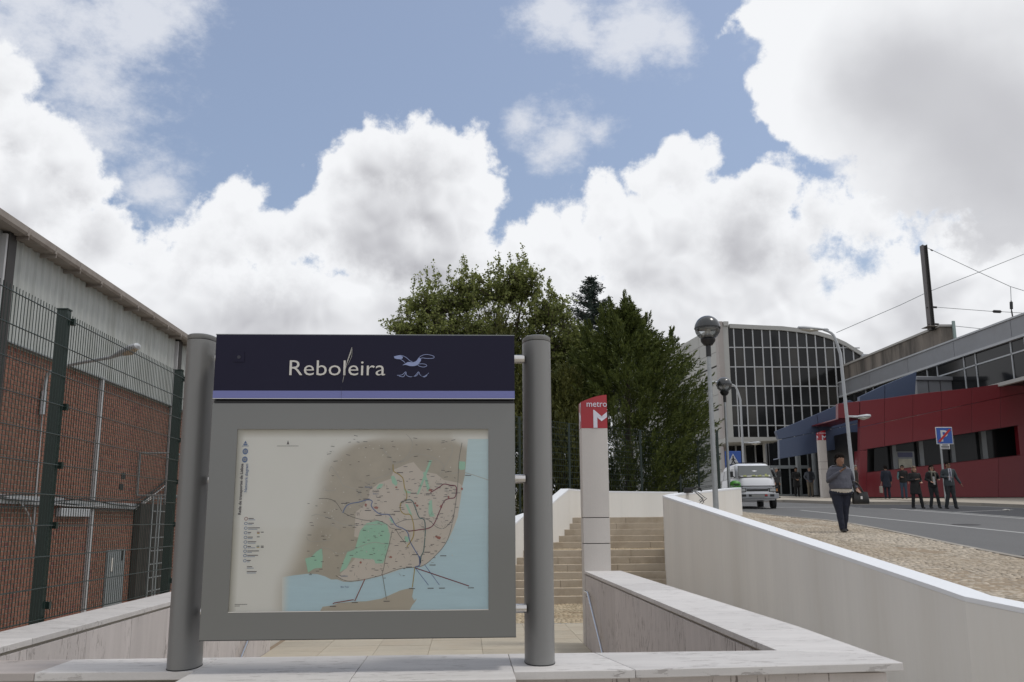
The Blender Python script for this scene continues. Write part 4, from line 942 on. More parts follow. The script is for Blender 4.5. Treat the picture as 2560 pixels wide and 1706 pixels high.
# gutter with joints and brackets
gx0, gx1, gz1 = XB+.16, XB+.33, BT+.13
prof = [(gx0, gz1), (gx0, gz1-.14), (gx1-.03, gz1-.14), (gx1, gz1-.10), (gx1, gz1), (gx1-.012, gz1), (gx1-.012, gz1-.09), (gx1-.04, gz1-.125), (gx0+.012, gz1-.125), (gx0+.012, gz1)]
y = 4.4
while y < 41.5:
    MB().prism([(x, y+.004, z) for x, z in prof], (0, .99, 0)).build('gutter', gutter_m, bb)
    MB().box(gx0-.004, gx1+.006, y-.035, y+.035, gz1-.146, gz1-.1).build('gutter_joint', gutter_m, bb)
    MB().box(XB+.02, gx1-.01, y+.03, y+.055, gz1-.20, gz1-.145).build('gutter_bracket', gutter_m, bb)
    y += 1.0
rf = MB(); rf.prism([(XB+.22, 4, gz1+.01), (XB-9, 4, gz1+1.6), (XB-9, 4, gz1+1.52), (XB+.22, 4, gz1-.04)], (0, 38, 0)); rf.build('roof', clad, bb)
MB().box(XB+.0, XB+.15, 4, 42, BT+.005, BT+.03).build('eaves_soffit', gutter_m, bb)
# cable tray with sagging cables, box, steel door, vent bricks
ct = MB().box(XB+.005, XB+.06, 10, 17.2, .33, .47).build('cable_tray', lampgrey, bb); MB().box(XB+.005, XB+.06, 17.25, 21.2, .32, .44).build('cable_tray', lampgrey, bb)
MB().box(XB+.005, XB+.10, 17.05, 18.35, .14, .29).build('junction_box', lampgrey, bb, bevel=.01)
for k in range(4):
    pth = []; z0_ = .38 + .05*k
    for i in range(22):
        y = 12.8 + i*.47; pth.append((XB+.09+.01*k, y, z0_ - .10*abs(math.sin(i*.33+k*1.3)) + (0 if y < 20.8 else (y-20.8)*.3)))
    MB().tube(smoothpts(pth, 2), .012, 6).build('cable', [black_m, pipe_m, black_m, black_m][k], bb, smooth=True)
MB().tube(smoothpts([(XB+.06, 14.2, .44), (XB+.08, 15.2, .42), (XB+.08, 15.8, .2), (XB+.08, 16.15, -.25), (XB+.08, 16.3, -.75), (XB+.08, 16.32, -1.1)], 4), .013, 6).build('cable', pipe_m, bb, smooth=True)
MB().tube([(XB+.07, 20.9, .33), (XB+.07, 22.0, .62)], .02, 6).build('cable', letter_m, bb)
dr = MB().box(XB-.0, XB+.035, 19.55, 20.55, -1.98, -.52).build('steel_door', cab_m, bb, bevel=.008)
MB().box(XB+.035, XB+.05, 20.3, 20.36, -.75, -.55).build('latch', black_m, dr); MB().box(XB+.035, XB+.045, 19.75, 19.85, -.95, -.68).build('notice', letter_m, dr)
for (y, z) in [(20.0, .72), (20.05, .95)]: MB().box(XB-.01, XB+.008, y, y+.22, z, z+.12).build('air_brick', black_m, bb)
# wall ladder with its safety cage
ld = thing('caged_ladder', (XB+.3, 22.0, FLOOR), 'dark steel ladder in a square cage on the brick wall, seen through the fence', 'ladder')
xA, xB_ = XB+.05, XB+.75; yA, yB_ = 20.95, 22.75
for (x, y) in [(xB_, yA), (xB_, (yA+yB_)/2), (xB_, yB_), (xA, yA)]: MB().box(x-.02, x+.02, y-.02, y+.02, .62, 1.55).build('cage_bar', galv, ld)
for z in (.62, 1.55):
    for q in (((xA, yA), (xB_, yA)), ((xB_, yA), (xB_, yB_)), ((xB_, yB_), (xA, yB_))): MB().tube([(q[0][0], q[0][1], z), (q[1][0], q[1][1], z)], .022, 6).build('cage_rail', galv, ld)
for x, y in [(XB+.3, 21.25), (XB+.3, 22.35), (XB+.3, 21.8), (XB+.5, 21.0)]: MB().tube([(x, y, FLOOR), (x, y, .62)], .022, 6).build('stile', galv, ld)
for k in range(9): MB().tube([(XB+.3, 21.25, -1.75+k*.29), (XB+.3, 22.35, -1.75+k*.29)], .014, 6).build('rung', galv, ld)
MB().box(XB+.02, XB+.16, 20.95, 22.75, -1.6, .45).build('dark_sheet', mat('dark_brick_tone', (.05, .04, .035), .8), ld)  # dark sheet put where the brick behind the ladder is darker
# wall lamp on its bracket
wl = thing('wall_lamp', (XB, 16.1, 2.1), 'grey street luminaire on a curved bracket fixed to the brick wall', 'lamp')
hd = at_y(335, 862, 15.3)
MB().tube(smoothpts([(XB+.06, 16.05, 1.95), (XB+.06, 16.05, 2.40), (XB+.14, 16.0, 2.56), (XB+.5, 15.9, 2.68), (hd.x-.42, 15.48, hd.z-.18)], 5), .030, 10).build('bracket', lampgrey, wl, smooth=True)
MB().tube([(XB+.05, 16.05, 1.85), (XB+.05, 16.05, 2.25)], .05, 10).build('sleeve', lampgrey, wl, smooth=True)
A = Vector((hd.x-.46, 15.50, hd.z-.19)); B = Vector((hd.x+.10, 15.25, hd.z-.02)); d = B-A
h_ = MB().tube([A, A+d*.2, A+d*.45, A+d*.75, A+d*.95, B], [.035, .055, .085, .100, .08, .025], 16, flat=.62).build('lamp_head', lampgrey, wl, smooth=True)
MB().tube([A+d*.5-Vector((0, 0, .035)), A+d*.72-Vector((0, 0, .055)), A+d*.93-Vector((0, 0, .035))], [.05, .075, .045], 12, flat=.7).build('lens', mat('lamp_lens', (.45, .36, .26), .25), h_, smooth=True)
# ================================================================== GREEN MESH FENCE
XF = -3.66
fe = thing('mesh_fence', (XF, 10, FLOOR), 'dark green welded mesh fence with spiked top standing behind the left marble parapet', 'fence')
FZ0, FZ1, FP = -.80, 1.845, .2645
posts = [5.05, 8.50, 11.97, 15.45, 18.9]
for yp in posts:
    p = MB().box(XF-.11, XF-.014, yp-.045, yp+.045, FLOOR, FZ1+.10).build('post', green_m, fe, bevel=.006)
    MB().box(XF-.115, XF-.009, yp-.05, yp+.05, FZ1+.10, FZ1+.112).build('post_cap', green_m, p)
    for k in (0, 3, 5, 7, 9.6): MB().box(XF-.02, XF+.022, yp+.03, yp+.075, FZ1-k*FP-.03, FZ1-k*FP+.03).build('clamp', green_m, p)
for a, b in zip(posts, posts[1:]):
    for k in range(11):
        z = FZ1 - k*FP
        MB().tube([(XF+.009, a+.01, z), (XF+.009, b-.01, z)], .0052, 6).build('horizontal_wire', green_m, fe)
vp = None; y = 5.11; cnt = 0
while y < 18.9:
    if vp is None: vp = MB().tube([(0, 0, FZ0-.01), (0, 0, FZ1+.055)], .0038, 5).build('vertical_wire', green_m, None, off=(0, 0, 0)); o = vp
    else: o = vp.copy(); COL.objects.link(o)
    o.parent = fe; o.location = (XF-fe.location.x, y-fe.location.y, -fe.location.z); y += .0545; cnt += 1
# ================================================================== FENCE BEHIND THE STAIRS
f2 = thing('mesh_fence', (4.5, 30, 0), 'tall dark green mesh fence on the wall behind the staircase, in front of the cypress', 'fence')
def gpt(px, Y): return at_y(px, 1225, Y)
run = [(gpt(1180, 26.5), 2.2), (gpt(1300, 28.3), 2.2), (gpt(1425, 30.2), 2.2), (gpt(1605, 32.5), 2.2), (gpt(1702, 34.2), 2.2), (gpt(1748, 34.6), 2.0), (gpt(1799, 31.3), 2.05)]
run = [((p.x, p.y), h) for p, h in run]
def mesh_run(root, run, zb, fp_=.20, vp_=.11, M=green_m, r1=.007):
    for (p, h) in run:
        o = MB().box(p[0]-.035, p[0]+.035, p[1]-.035, p[1]+.035, zb-.9, zb+h+.03).build('post', M, root)
    for ((pa, ha), (pb, hb_)) in zip(run, run[1:]):
        A, B = Vector((*pa, zb)), Vector((*pb, zb)); n = int(ha/fp_)
        for k in range(n+1): MB().tube([A+Vector((0, 0, .02+k*ha/n)), B+Vector((0, 0, .02+k*hb_/n))], r1, 4).build('horizontal_wire', M, root)
        m = int((B-A).length/vp_); s = MB()
        for i in range(1, m): q = A.lerp(B, i/m); s.tube([q, q+Vector((0, 0, ha))], .0045, 4, caps=False)
        tag(s.build('vertical_wires', M, root), kind='stuff')
mesh_run(f2, run, .96)
# ================================================================== GLASS OFFICE BUILDING
YG = 72.0
def R7(x, y, Y=YG): return at_y(1700+x/3.016, 780+y/3.016, Y)
def R8(x, y, Y): return at_y(2050+x/2.239, 600+y/2.239, Y)
gb = thing('glass_office_building', (24, YG, street_z(YG)), 'dark glazed office building with white mullions and a roofline curving down to the right', 'building')
colx = [373, 415, 487, 558, 628, 690, 758, 825, 893, 963, 1030, 1098, 1168, 1238, 1310, 1362]
XC = [R7(x, 330).x for x in colx]
rowz = [R7(600, y).z for y in (118, 268, 415, 560, 707, 857, 948)]
arc = [(R7(x, y).x, R7(x, y).z) for x, y in [(373, 112), (620, 124), (770, 130), (900, 145), (1030, 165), (1130, 195), (1250, 250), (1380, 330)]]
ax = [a[0] for a in arc]; az = [a[1] for a in arc]
def topz(x): return float(np.interp(x, ax, az))
xL, xR = XC[0], XC[-1]
MB().box(xL-.2, xR+.1, YG+.25, YG+12, 1.5, rowz[-1]+.2).build('wall', black_m, gb)
s = MB(); s.prism([(xL, YG+.25, rowz[-1])] + [(x, YG+.25, z-.1) for x, z in arc] + [(xR, YG+.25, rowz[-1])], (0, 20, 0)); s.build('wall', black_m, gb)
for i in range(len(XC)-1):
    xa, xb = XC[i]+.04, XC[i+1]-.04
    for j in range(6):
        zt2, zb2 = (99 if j == 0 else rowz[j]-.04), rowz[j+1]+.04
        ta, tb = min(zt2, topz(xa)-.12), min(zt2, topz(xb)-.12)
        if ta - zb2 < .1 or tb - zb2 < .05:
            if ta - zb2 < .1: continue
        MB().prism([(xa, YG+.10, zb2), (xb, YG+.10, zb2), (xb, YG+.10, max(tb, zb2+.02)), (xa, YG+.10, ta)], (0, .05, 0)).build('window_pane', glass_blind if random.random() < .22 else glass_far, gb)
for x in XC[1:-1]: MB().box(x-.045, x+.045, YG+.02, YG+.17, rowz[-1], topz(x)-.05).build('mullion', mull, gb)
for z in rowz[1:-1]:
    xe = xR
    MB().box(xL, xe, YG+.03, YG+.165, z-.04, z+.04).build('transom', mull, gb)
trim = MB()
for (xa, za), (xb, zb2) in zip(arc, arc[1:]): trim.prism([(xa, YG-.1, za-.12), (xb, YG-.1, zb2-.12), (xb, YG-.1, zb2+.22), (xa, YG-.1, za+.22)], (0, .5, 0))
trim.build('roof_edge', offwhite, gb)
c1 = R7(327, 75).x
MB().box(xL-.75, xL-.02, YG-.05, YG+.4, rowz[-1]-.3, topz(xL)+.05).build('corner_pier', offwhite, gb)
MB().box(xR+.02, xR+.55, YG-.15, YG+.4, 2, az[-1]+.1).build('corner_pier', lampgrey, gb)
MB().box(c1-.05, xL, YG-.2, YG+.4, topz(xL)+.05, topz(xL)+.40).build('parapet_edge', offwhite, gb)
# ground floor: slab, column, dark glazing
sz = R7(560, 965, 69).z
a, b = R7(360, 965, 68).x, R7(768, 960, 68).x
MB().prism([(a, 68, sz-.28), (b, 68, sz-.12), (b, 68, sz+.12), (a, 68, sz+.12)], (0, 4.0, 0)).build('canopy_slab', offwhite, gb)
cx = R7(680, 1100, 69.5).x
MB().tube([(cx, 69.8, 1.6), (cx, 69.8, sz-.1)], .42, 24).build('column', offwhite, gb, smooth=True)
gx = [R7(x, 1100, 72).x for x in (368, 425, 495, 572, 640, 700, 760)]
for xa, xb in zip(gx, gx[1:]):
    MB().box(xa+.05, xb-.05, YG+.1, YG+.16, 1.6, rowz[-1]-.5).build('window_pane', glass_far, gb); MB().box(xb-.05, xb+.05, YG+.0, YG+.2, 1.6, rowz[-1]-.4).build('mullion', lampgrey, gb)
# side facade of white panels, running away from the street
sx0, sy0 = xL-.76, YG+.4; dirx = -.10
zr = [1.6, R7(310, 1062).z, R7(310, 722).z, R7(310, 392).z, topz(xL)+.35]
MB().prism([(sx0+.1, sy0, 1.5), (sx0+.1+dirx*34, sy0+34, 1.5), (sx0+5, sy0+34, 1.5), (sx0+5, sy0, 1.5)], (0, 0, topz(xL)-1.4)).build('wall', black_m, gb)
n = 14
for i in range(n):
    ya = sy0 + 34*(i/n)**1.05; yb = sy0 + 34*((i+1)/n)**1.05
    for j in range(4):
        za, zb2 = zr[j]+.06, zr[j+1]-.06; sub = 3
        for q in range(sub):
            z0_, z1_ = za+(zb2-za)*q/sub, za+(zb2-za)*(q+1)/sub-.03
            MB().prism([(sx0+dirx*(ya-sy0), ya+.05, z0_), (sx0+dirx*(yb-sy0), yb-.05, z0_), (sx0+dirx*(yb-sy0), yb-.05, z1_), (sx0+dirx*(ya-sy0), ya+.05, z1_)], (.08, 0, 0)).build('facade_panel', offwhite, gb)
MB().box(sx0-.12, sx0+.3, sy0-.5, sy0+.35, 1.6, topz(xL)+.42).build('brick_pier', mat('tiled_pier', (.36, .33, .31), .6, fine=.1, fscale=2), gb)
# ================================================================== STATION HALL (long side wall on the right)
XH = 30.0
sh = thing('station_hall', (XH+3, 50, 1), 'long silver-grey station hall with ribbon windows under its sloping-looking roof band', 'building')
y0, y1 = 24.0, 73.0
zt2 = at_x(2355, 864, XH).z; zb2 = at_x(2324, 915, XH).z; zw = at_x(2501, 957, XH).z
MB().box(XH+.2, XH+14, 52.5, y1, 0, zt2-.1).build('wall', black_m, sh); MB().box(XH+.2, XH+14, y0, 52.5, zw-.15, zt2-.1).build('wall', black_m, sh)
y = y0
while y < y1-.5:
    L = 6.05; MB().box(XH-.05, XH+.2, y+.02, min(y+L, y1)-.02, zb2, zt2).build('roof_band_panel', silver, sh); y += L
MB().box(XH-.12, XH+.3, y0, y1, zt2, zt2+.10).build('roof_edge', lampgrey, sh)
MB().box(XH-.10, XH+.2, y0, y1, zb2-.14, zb2).build('band_trim', lampgrey, sh)
y = y0; k = 0
zm = zb2-.14-(zb2-.14-zw)*.33
while y < y1-1:
    L = [1.3, 3.2, 1.3, 3.6][k % 4]
    MB().box(XH+.10, XH+.14, y+.04, y+L-.04, zm+.04, zb2-.16).build('window_pane', glass_dark, sh); MB().box(XH+.10, XH+.14, y+.04, y+L-.04, zw, zm-.04).build('window_pane', glass_dark, sh)
    MB().box(XH+.05, XH+.19, y+L-.04, y+L+.04, zw, zb2-.15).build('mullion', lampgrey, sh); y += L; k += 1
MB().box(XH+.05, XH+.18, y0, y1, zm-.04, zm+.04).build('transom', lampgrey, sh)
MB().box(XH-.06, XH+.2, y0, y1, zw-.20, zw).build('sill', offwhite, sh)
MB().box(XH-.02, XH+.2, 54.5, y1, .8, zw-.20).build('lower_wall', stained, sh)
# stained concrete parapet above, with its mast
yA = at_x(2355, 820, XH+.4).y; zA = at_x(2330, 826, XH+.4).z
tp = MB(); tp.prism([(XH+.3, yA, zt2-.2), (XH+.3, 73.5, zt2-.2), (XH+.3, 73.5, zA-.05), (XH+.3, yA, zA-.05)], (.8, 0, 0)); tp.build('concrete_parapet', stained, sh)
MB().box(XH+.22, XH+1.2, yA-.1, 73.6, zA-.04, zA+.10).build('parapet_coping', mat('pale_coping', (.38, .37, .35), .8), sh)
MB().box(XH+1.0, XH+1.16, yA-.25, yA-.12, zt2-.2, zA+.30).build('downpipe_box', mat('patina', (.30, .38, .36), .6), sh)
# ================================================================== CATENARY MAST AND WIRES
cm = thing('catenary_mast', (XH+.55, yA+.6, zA+.1), 'tall dark steel mast standing on the stained concrete parapet of the station hall', 'mast')
mt = at_y(2318, 614, yA+.6); mb_ = at_y(2330, 822, yA+.6)
cx = mb_.x; w_ = .13
MB().box(cx-w_, cx+w_, yA+.6-.03, yA+.6+.20, mb_.z-.1, mt.z).build('web', steel_dark, cm)
for q in (-1, 1): MB().box(cx+q*w_-.03, cx+q*w_+.03, yA+.6-.12, yA+.6+.28, mb_.z-.1, mt.z+.02).build('flange', mat('mast_grey', (.12, .11, .11), .6) if q < 0 else steel_dark, cm)
MB().box(cx-.45, cx+.45, yA+.2, yA+1.1, zA+.05, mb_.z+.12).build('base_plate', stained, cm, bevel=.05)
def R6(x, y): return at_y(2250+x/6.03, 600+y/6.03, yA+.6)
for (x0_, y0_, x1_) in [(485, 1014, 552), (515, 1270, 580)]:
    A, B = R6(x0_, y0_), R6(x1_, y0_+4); MB().tube([A, B], .07, 8).build('arm', steel_dark, cm); C_ = R6(x0_-85, y0_+8); MB().tube([C_, A], .035, 6).build('clamp', steel_dark, cm)
wires = thing('overhead_wires', (cx, yA, mt.z), 'thin overhead railway wires with black insulators strung from the steel mast', 'wires')
def wire(pts, r=.02): MB().tube([R6(*p) for p in pts], r, 5).build('wire', cab_m, wires)
wire([(400, 115), (1190, 487), (1665, 705), (1870, 768), (2600, 980)]); wire([(-960, 1400), (0, 985), (390, 800)]); wire([(470, 768), (1190, 487), (1870, 215), (2500, -40)])
wire([(552, 1016), (1400, 1080)]); wire([(1520, 1083), (1870, 1105), (2500, 1150)]); wire([(580, 1275), (1330, 1352), (1700, 1390)]); wire([(1667, 705), (1675, 915)]); wire([(1300, 1360), (1550, 1245), (1690, 1170), (1870, 1130), (2300, 1050)], .015)
def insul(a, b, r=.10): 
    A, B = R6(*a), R6(*b); d = B-A; MB().tube([A, A+d*.12, A+d*.15, A+d*.85, A+d*.88, B], [.03, .04, r, r, .04, .03], 8).build('insulator', black_m, wires)
insul((1390, 1078), (1535, 1084)); insul((1675, 915), (1681, 1065)); MB().tube([R6(1681, 1065), R6(1705, 1200)], .045, 6).build('fitting', black_m, wires); insul((460, 148), (495, 164), .05)
# ================================================================== STATION ENTRANCE: BLUE AND RED METAL CLADDING
YR = 50.0; YB2 = 54.0
se = thing('station_entrance', (25, YR, 1.2), 'angular station entrance clad in dark red panels with a slanting blue wing', 'building')
def poly(name, pts, M, d=.35): return MB().prism(pts, (0, d, 0)).build(name, M, se, bevel=.01)
def b7(x, y): return R7(x, y, YB2)
def b8(x, y): return R8(x, y, YB2)
tl_ = lambda t_: b8(245, 858).lerp(b8(540, 738), t_)
# blue wing: panels above and below an oblique seam
A = b7(722, 900); A2 = b7(745, 962); Bm = b7(1190, 700); C_ = b8(245, 858); D_ = b8(540, 738); E_ = b8(528, 925)
poly('blue_panel', [A, A2, b7(1050, 902), b7(1030, 772)], fac_blue); poly('blue_panel', [b7(1033, 771), b7(1053, 901), b7(1352, 838), b7(1352, 700), C_ + Vector((-.9, 0, -.42))], fac_blue)
poly('blue_panel', [b7(748, 966), b7(1352, 842), b7(1364, 1007), b7(752, 1108)], fac_blue)
poly('blue_panel', [b7(1355, 838), b7(1520, 800), b8(362, 900), b8(362, 812), b7(1355, 640)], fac_blue); poly('blue_panel', [b7(1355, 842), b7(1520, 804), b7(1520, 980), b7(1366, 1006)], fac_blue)
poly('blue_panel', [b8(365, 811), D_, E_, b8(365, 905)], fac_blue)
# returns of the wing, so that it has depth
MB().prism([b7(752, 1108)+Vector((0, .36, 0)), b7(1520, 978)+Vector((0, .36, 0)), b7(1520, 970)+Vector((0, .36, 0)), b7(752, 1100)+Vector((0, .36, 0))], (0, .8, 0)).build('wing_soffit', fac_blue, se)
# blue fin at the far right, ribbed metal box in between
poly('blue_fin', [R8(968, 765, 53), R8(1012, 742, 53), R8(1005, 830, 53), R8(925, 830, 53), R8(972, 800, 53)], fac_blue, .8)
q0, q1 = R8(545, 785, 55), R8(975, 790, 55)
MB().prism([R8(540, 762, 55), R8(985, 768, 55), R8(985, 790, 55), R8(540, 786, 55)], (0, 3, 0)).build('metal_lip', silver, se, bevel=.05)
x = q0.x; zc0, zc1 = R8(700, 900, 55).z, R8(700, 784, 55).z
while x < q1.x:
    MB().box(x+.02, x+.72, 55.15, 55.5, zc0-1, zc1-.0).build('metal_sheet', silver, se); x += .76
# red front
def r8(x, y): return R8(x, y, YR)
def lerp(p, q, t_): return p.lerp(q, t_)
TL, TR = r8(102, 918), r8(1300, 770)         # top edge
def top_at(x):   # zoom coordinate x -> y of top edge
    return float(np.interp(x, [102, 222, 360, 545, 860, 1142, 1400], [917, 903, 888, 862, 828, 788, 752]))
def seam_at(x): return float(np.interp(x, [222, 1142, 1400], [1050, 856, 800]))
def win_top(x): return float(np.interp(x, [210, 1110, 1400], [1182, 1040, 995]))
def win_bot(x): return float(np.interp(x, [210, 268, 1122, 1400], [1310, 1300, 1204, 1172]))
xs = [224, 362, 520, 680, 850, 1010, 1165, 1400]
poly('red_panel', [r8(102, 1004), r8(221, 1004), r8(221, top_at(221)), r8(102, top_at(102))], fac_red)
MB().prism([r8(102, 1004), r8(221, 1004), r8(221, 998), r8(102, 998)], (0, 4, 0)).build('soffit', fac_red, se)
for a, b in zip(xs, xs[1:]):
    poly('red_panel', [r8(a+.8, seam_at(a)-1), r8(b-.8, seam_at(b)-1), r8(b-.8, top_at(b)), r8(a+.8, top_at(a))], fac_red)
    poly('red_panel', [r8(a+.8, win_top(a)), r8(b-.8, win_top(b)), r8(b-.8, seam_at(b)+1), r8(a+.8, seam_at(a)+1)], fac_red)
poly('red_panel', [r8(211, 1440), r8(259, 1440), r8(259, 1180), r8(226, 1180)], fac_red)
poly('red_panel', [r8(260, 1440), r8(620, 1440), r8(620, win_bot(620)), r8(260, win_bot(260))], fac_red); poly('red_panel', [r8(621.5, 1440), r8(1000, 1440), r8(1000, win_bot(1000)), r8(621.5, win_bot(621))], fac_red)
poly('red_panel', [r8(1001.5, 1440), r8(1400, 1440), r8(1400, win_bot(1400)), r8(1121, win_bot(1121)), r8(1001.5, win_bot(1001))], fac_red)
poly('red_panel', [r8(1121, win_bot(1121)+.5), r8(1400, win_bot(1400)+.5), r8(1400, win_top(1400)-.5), r8(1106, win_top(1106)-.5)], fac_red)
bz = r8(600, 1440).z
MB().box(r8(213, 1440).x, r8(1400, 1440).x, YR+.1, YR+.4, bz-.3, bz+.01).build('plinth', edge_m, se)
# jamb, soffit and sill of the long window recess; glazing set back behind grey posts
MB().prism([r8(259, win_top(259)), r8(259, win_bot(259)), r8(264, win_bot(264)), r8(264, win_top(264))], (0, 1.6, 0)).build('window_jamb', fac_red, se)
MB().prism([r8(260, win_bot(260)), r8(1121, win_bot(1121)), r8(1121, win_bot(1121)+3), r8(260, win_bot(260)+3)], (0, 1.6, 0)).build('window_sill', fac_red, se)
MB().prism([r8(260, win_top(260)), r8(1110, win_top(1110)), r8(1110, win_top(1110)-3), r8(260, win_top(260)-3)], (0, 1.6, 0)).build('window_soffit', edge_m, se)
px_ = [300, 405, 555, 735, 905, 1125]
def w8(x, y): return R8(x, y, YR+1.3)
for a, b in zip(px_, px_[1:]):
    MB().prism([w8(a+3, win_bot(a)+6), w8(b-3, win_bot(b)+6), w8(b-3, win_top(b)-8), w8(a+3, win_top(a)-8)], (0, .05, 0)).build('window_pane', glass_dark, se)
for x in (405, 555, 905): 
    A, B = w8(x-5, win_bot(x)+4), w8(x+5, win_top(x)-4); MB().box(A.x, B.x, YR+1.0, YR+1.28, A.z-.3, B.z+.3).build('window_post', cab_m, se)
for x in (735,): A, B = w8(x-3, win_bot(x)+4), w8(x+3, win_top(x)-4); MB().box(A.x, B.x, YR+1.1, YR+1.28, A.z-.3, B.z+.3).build('window_post', cab_m, se)
MB().box(r8(264, 1400).x, r8(1400, 1400).x, YR+1.7, YR+9, bz-.2, r8(264, 1060).z).build('wall', black_m, se)
# small map sign seen behind the window
ms = thing('map_sign', (w8(475, 1240).x, YR+1.1, w8(475, 1240).z), 'small distant map sign with lit poster standing in the long window of the red wall', 'sign')
A, B = R8(428, 1280, YR+1.1), R8(525, 1185, YR+1.1)
MB().box(A.x, B.x, YR+1.08, YR+1.14, A.z, B.z).build('case', cab_m, ms)
C_, D_ = R8(437, 1216, YR+1.05), R8(517, 1190, YR+1.05); MB().box(C_.x, D_.x, YR+1.05, YR+1.079, C_.z, D_.z).build('name_board', mat('far_navy', (.06, .07, .14), .4), ms)
C_, D_ = R8(443, 1278, YR+1.05), R8(514, 1226, YR+1.05); MB().box(C_.x, D_.x, YR+1.05, YR+1.079, C_.z, D_.z).build('poster', mat('far_poster', (.42, .42, .34), .6, var=.5, vscale=4), ms)
# dark glazed doors under the blue wing
YD2 = 58.5; zg = street_z(YD2)+.03
dx = [at_y(px, 1200, YD2).x for px in (1925, 1951, 1975, 1999, 2023, 2038, 2060, 2085, 2110, 2140, 2170, 2200)]
ztr = at_y(2000, 1168, YD2).z; zdt = at_y(2150, 1108, YD2).z
for a, b in zip(dx, dx[1:]):
    MB().box(a+.05, b-.05, YD2, YD2+.06, zg+.1, ztr-.1).build('door_pane', glass_dark, se); MB().box(a+.05, b-.05, YD2, YD2+.06, ztr+.1, zdt).build('window_pane', glass_dark, se)
    MB().box(b-.04, b+.04, YD2-.06, YD2+.1, zg, zdt).build('mullion', cab_m, se)
MB().box(dx[0], dx[-1], YD2-.1, YD2+.1, ztr-.10, ztr+.10).build('transom', cab_m, se); MB().box(dx[0], dx[-1], YD2-.02, YD2+.08, zg, zg+.12).build('threshold', cab_m, se)
MB().box(dx[0], dx[-1], YD2+.3, YD2+.6, 1, zdt).build('wall', black_m, se)
for px in (1998, 2039): x = at_y(px, 1200, 56.5).x; MB().tube([(x, 56.5, zg), (x, 56.5, zdt)], .16, 12).build('column', cab_m, se, smooth=True)
# ================================================================== STREET LAMPS
def globe_lamp(loc, zg_, ztop, label, R=.30):
    """ground height zg_, top of the globe ztop"""
    t = thing('globe_street_lamp', loc, label, 'street lamp', 'globe lamps along the pavement')
    x, y = loc[0], loc[1]; zc = ztop - R
    MB().tube([(x, y, zg_), (x, y, zg_+1.2), (x, y, zc-R-.35)], [.068, .060, .046], 20).build('pole', galv, t, smooth=True)
    MB().box(x-.14, x+.14, y-.14, y+.14, zg_, zg_+.012).build('base_plate', galv, t)
    MB().tube([(x, y, zc-R-.38), (x, y, zc-R-.10)], .060, 16).build('collar', black_m, t, smooth=True)
    MB().rings([(x, y, zc-R-.11, .10, .10), (x, y, zc-R-.02, .165, .165), (x, y, zc-R+.035, .175, .175), (x, y, zc-R+.06, .12, .12)], 28).build('lamp_base', black_m, t, smooth=True)
    g_ = MB().ball((x, y, zc), R-.004, n=36, m=14, z0=-.93, z1=.03).build('globe', smoke_glass, t, smooth=True, angle=80)
    h_ = MB().ball((x, y, zc), R, n=36, m=12, z0=.02, z1=.999).build('hood', mat('lamp_hood', (.035, .038, .04), .22, coat=.3) if 'lamp_hood' not in MATS else MATS['lamp_hood'], t, smooth=True, angle=60)
    MB().rings([(x, y, zc-.012, R+.008, R+.008), (x, y, zc+.014, R+.008, R+.008)], 36).build('band', black_m, t, smooth=True)
    MB().rings([(x, y, zc-.02, .20, .20), (x, y, zc+.03, .12, .12)], 24).build('reflector', lampgrey, t, smooth=True)
    MB().rings([(x, y, zc-.24, .035, .035), (x, y, zc-.20, .055, .055), (x, y, zc-.05, .07, .07), (x, y, zc-.02, .06, .06)], 16).build('bulb', letter_m, t, smooth=True)
    for q in range(5): MB().rings([(x, y, zc-R+.07+q*.018, .115-.006*q, .115-.006*q), (x, y, zc-R+.078+q*.018, .115-.006*q, .115-.006*q)], 24).build('lamp_ring', lampgrey, t, smooth=True)
    return t
globe_lamp((5.675, 21.0, street_z(21)), street_z(21)-.02, at_y(1766, 790, 21).z, 'nearer globe street lamp with black hood, standing behind the long white parapet wall')
MB_ = at_y(1815, 1100, 35.2); l2top = at_y(1811, 944, 35.2)
globe_lamp((at_y(1817, 1100, 35.2).x, 35.2, street_z(35.2)), street_z(35.2)-.02, l2top.z, 'farther globe street lamp with black hood, beside the white van')
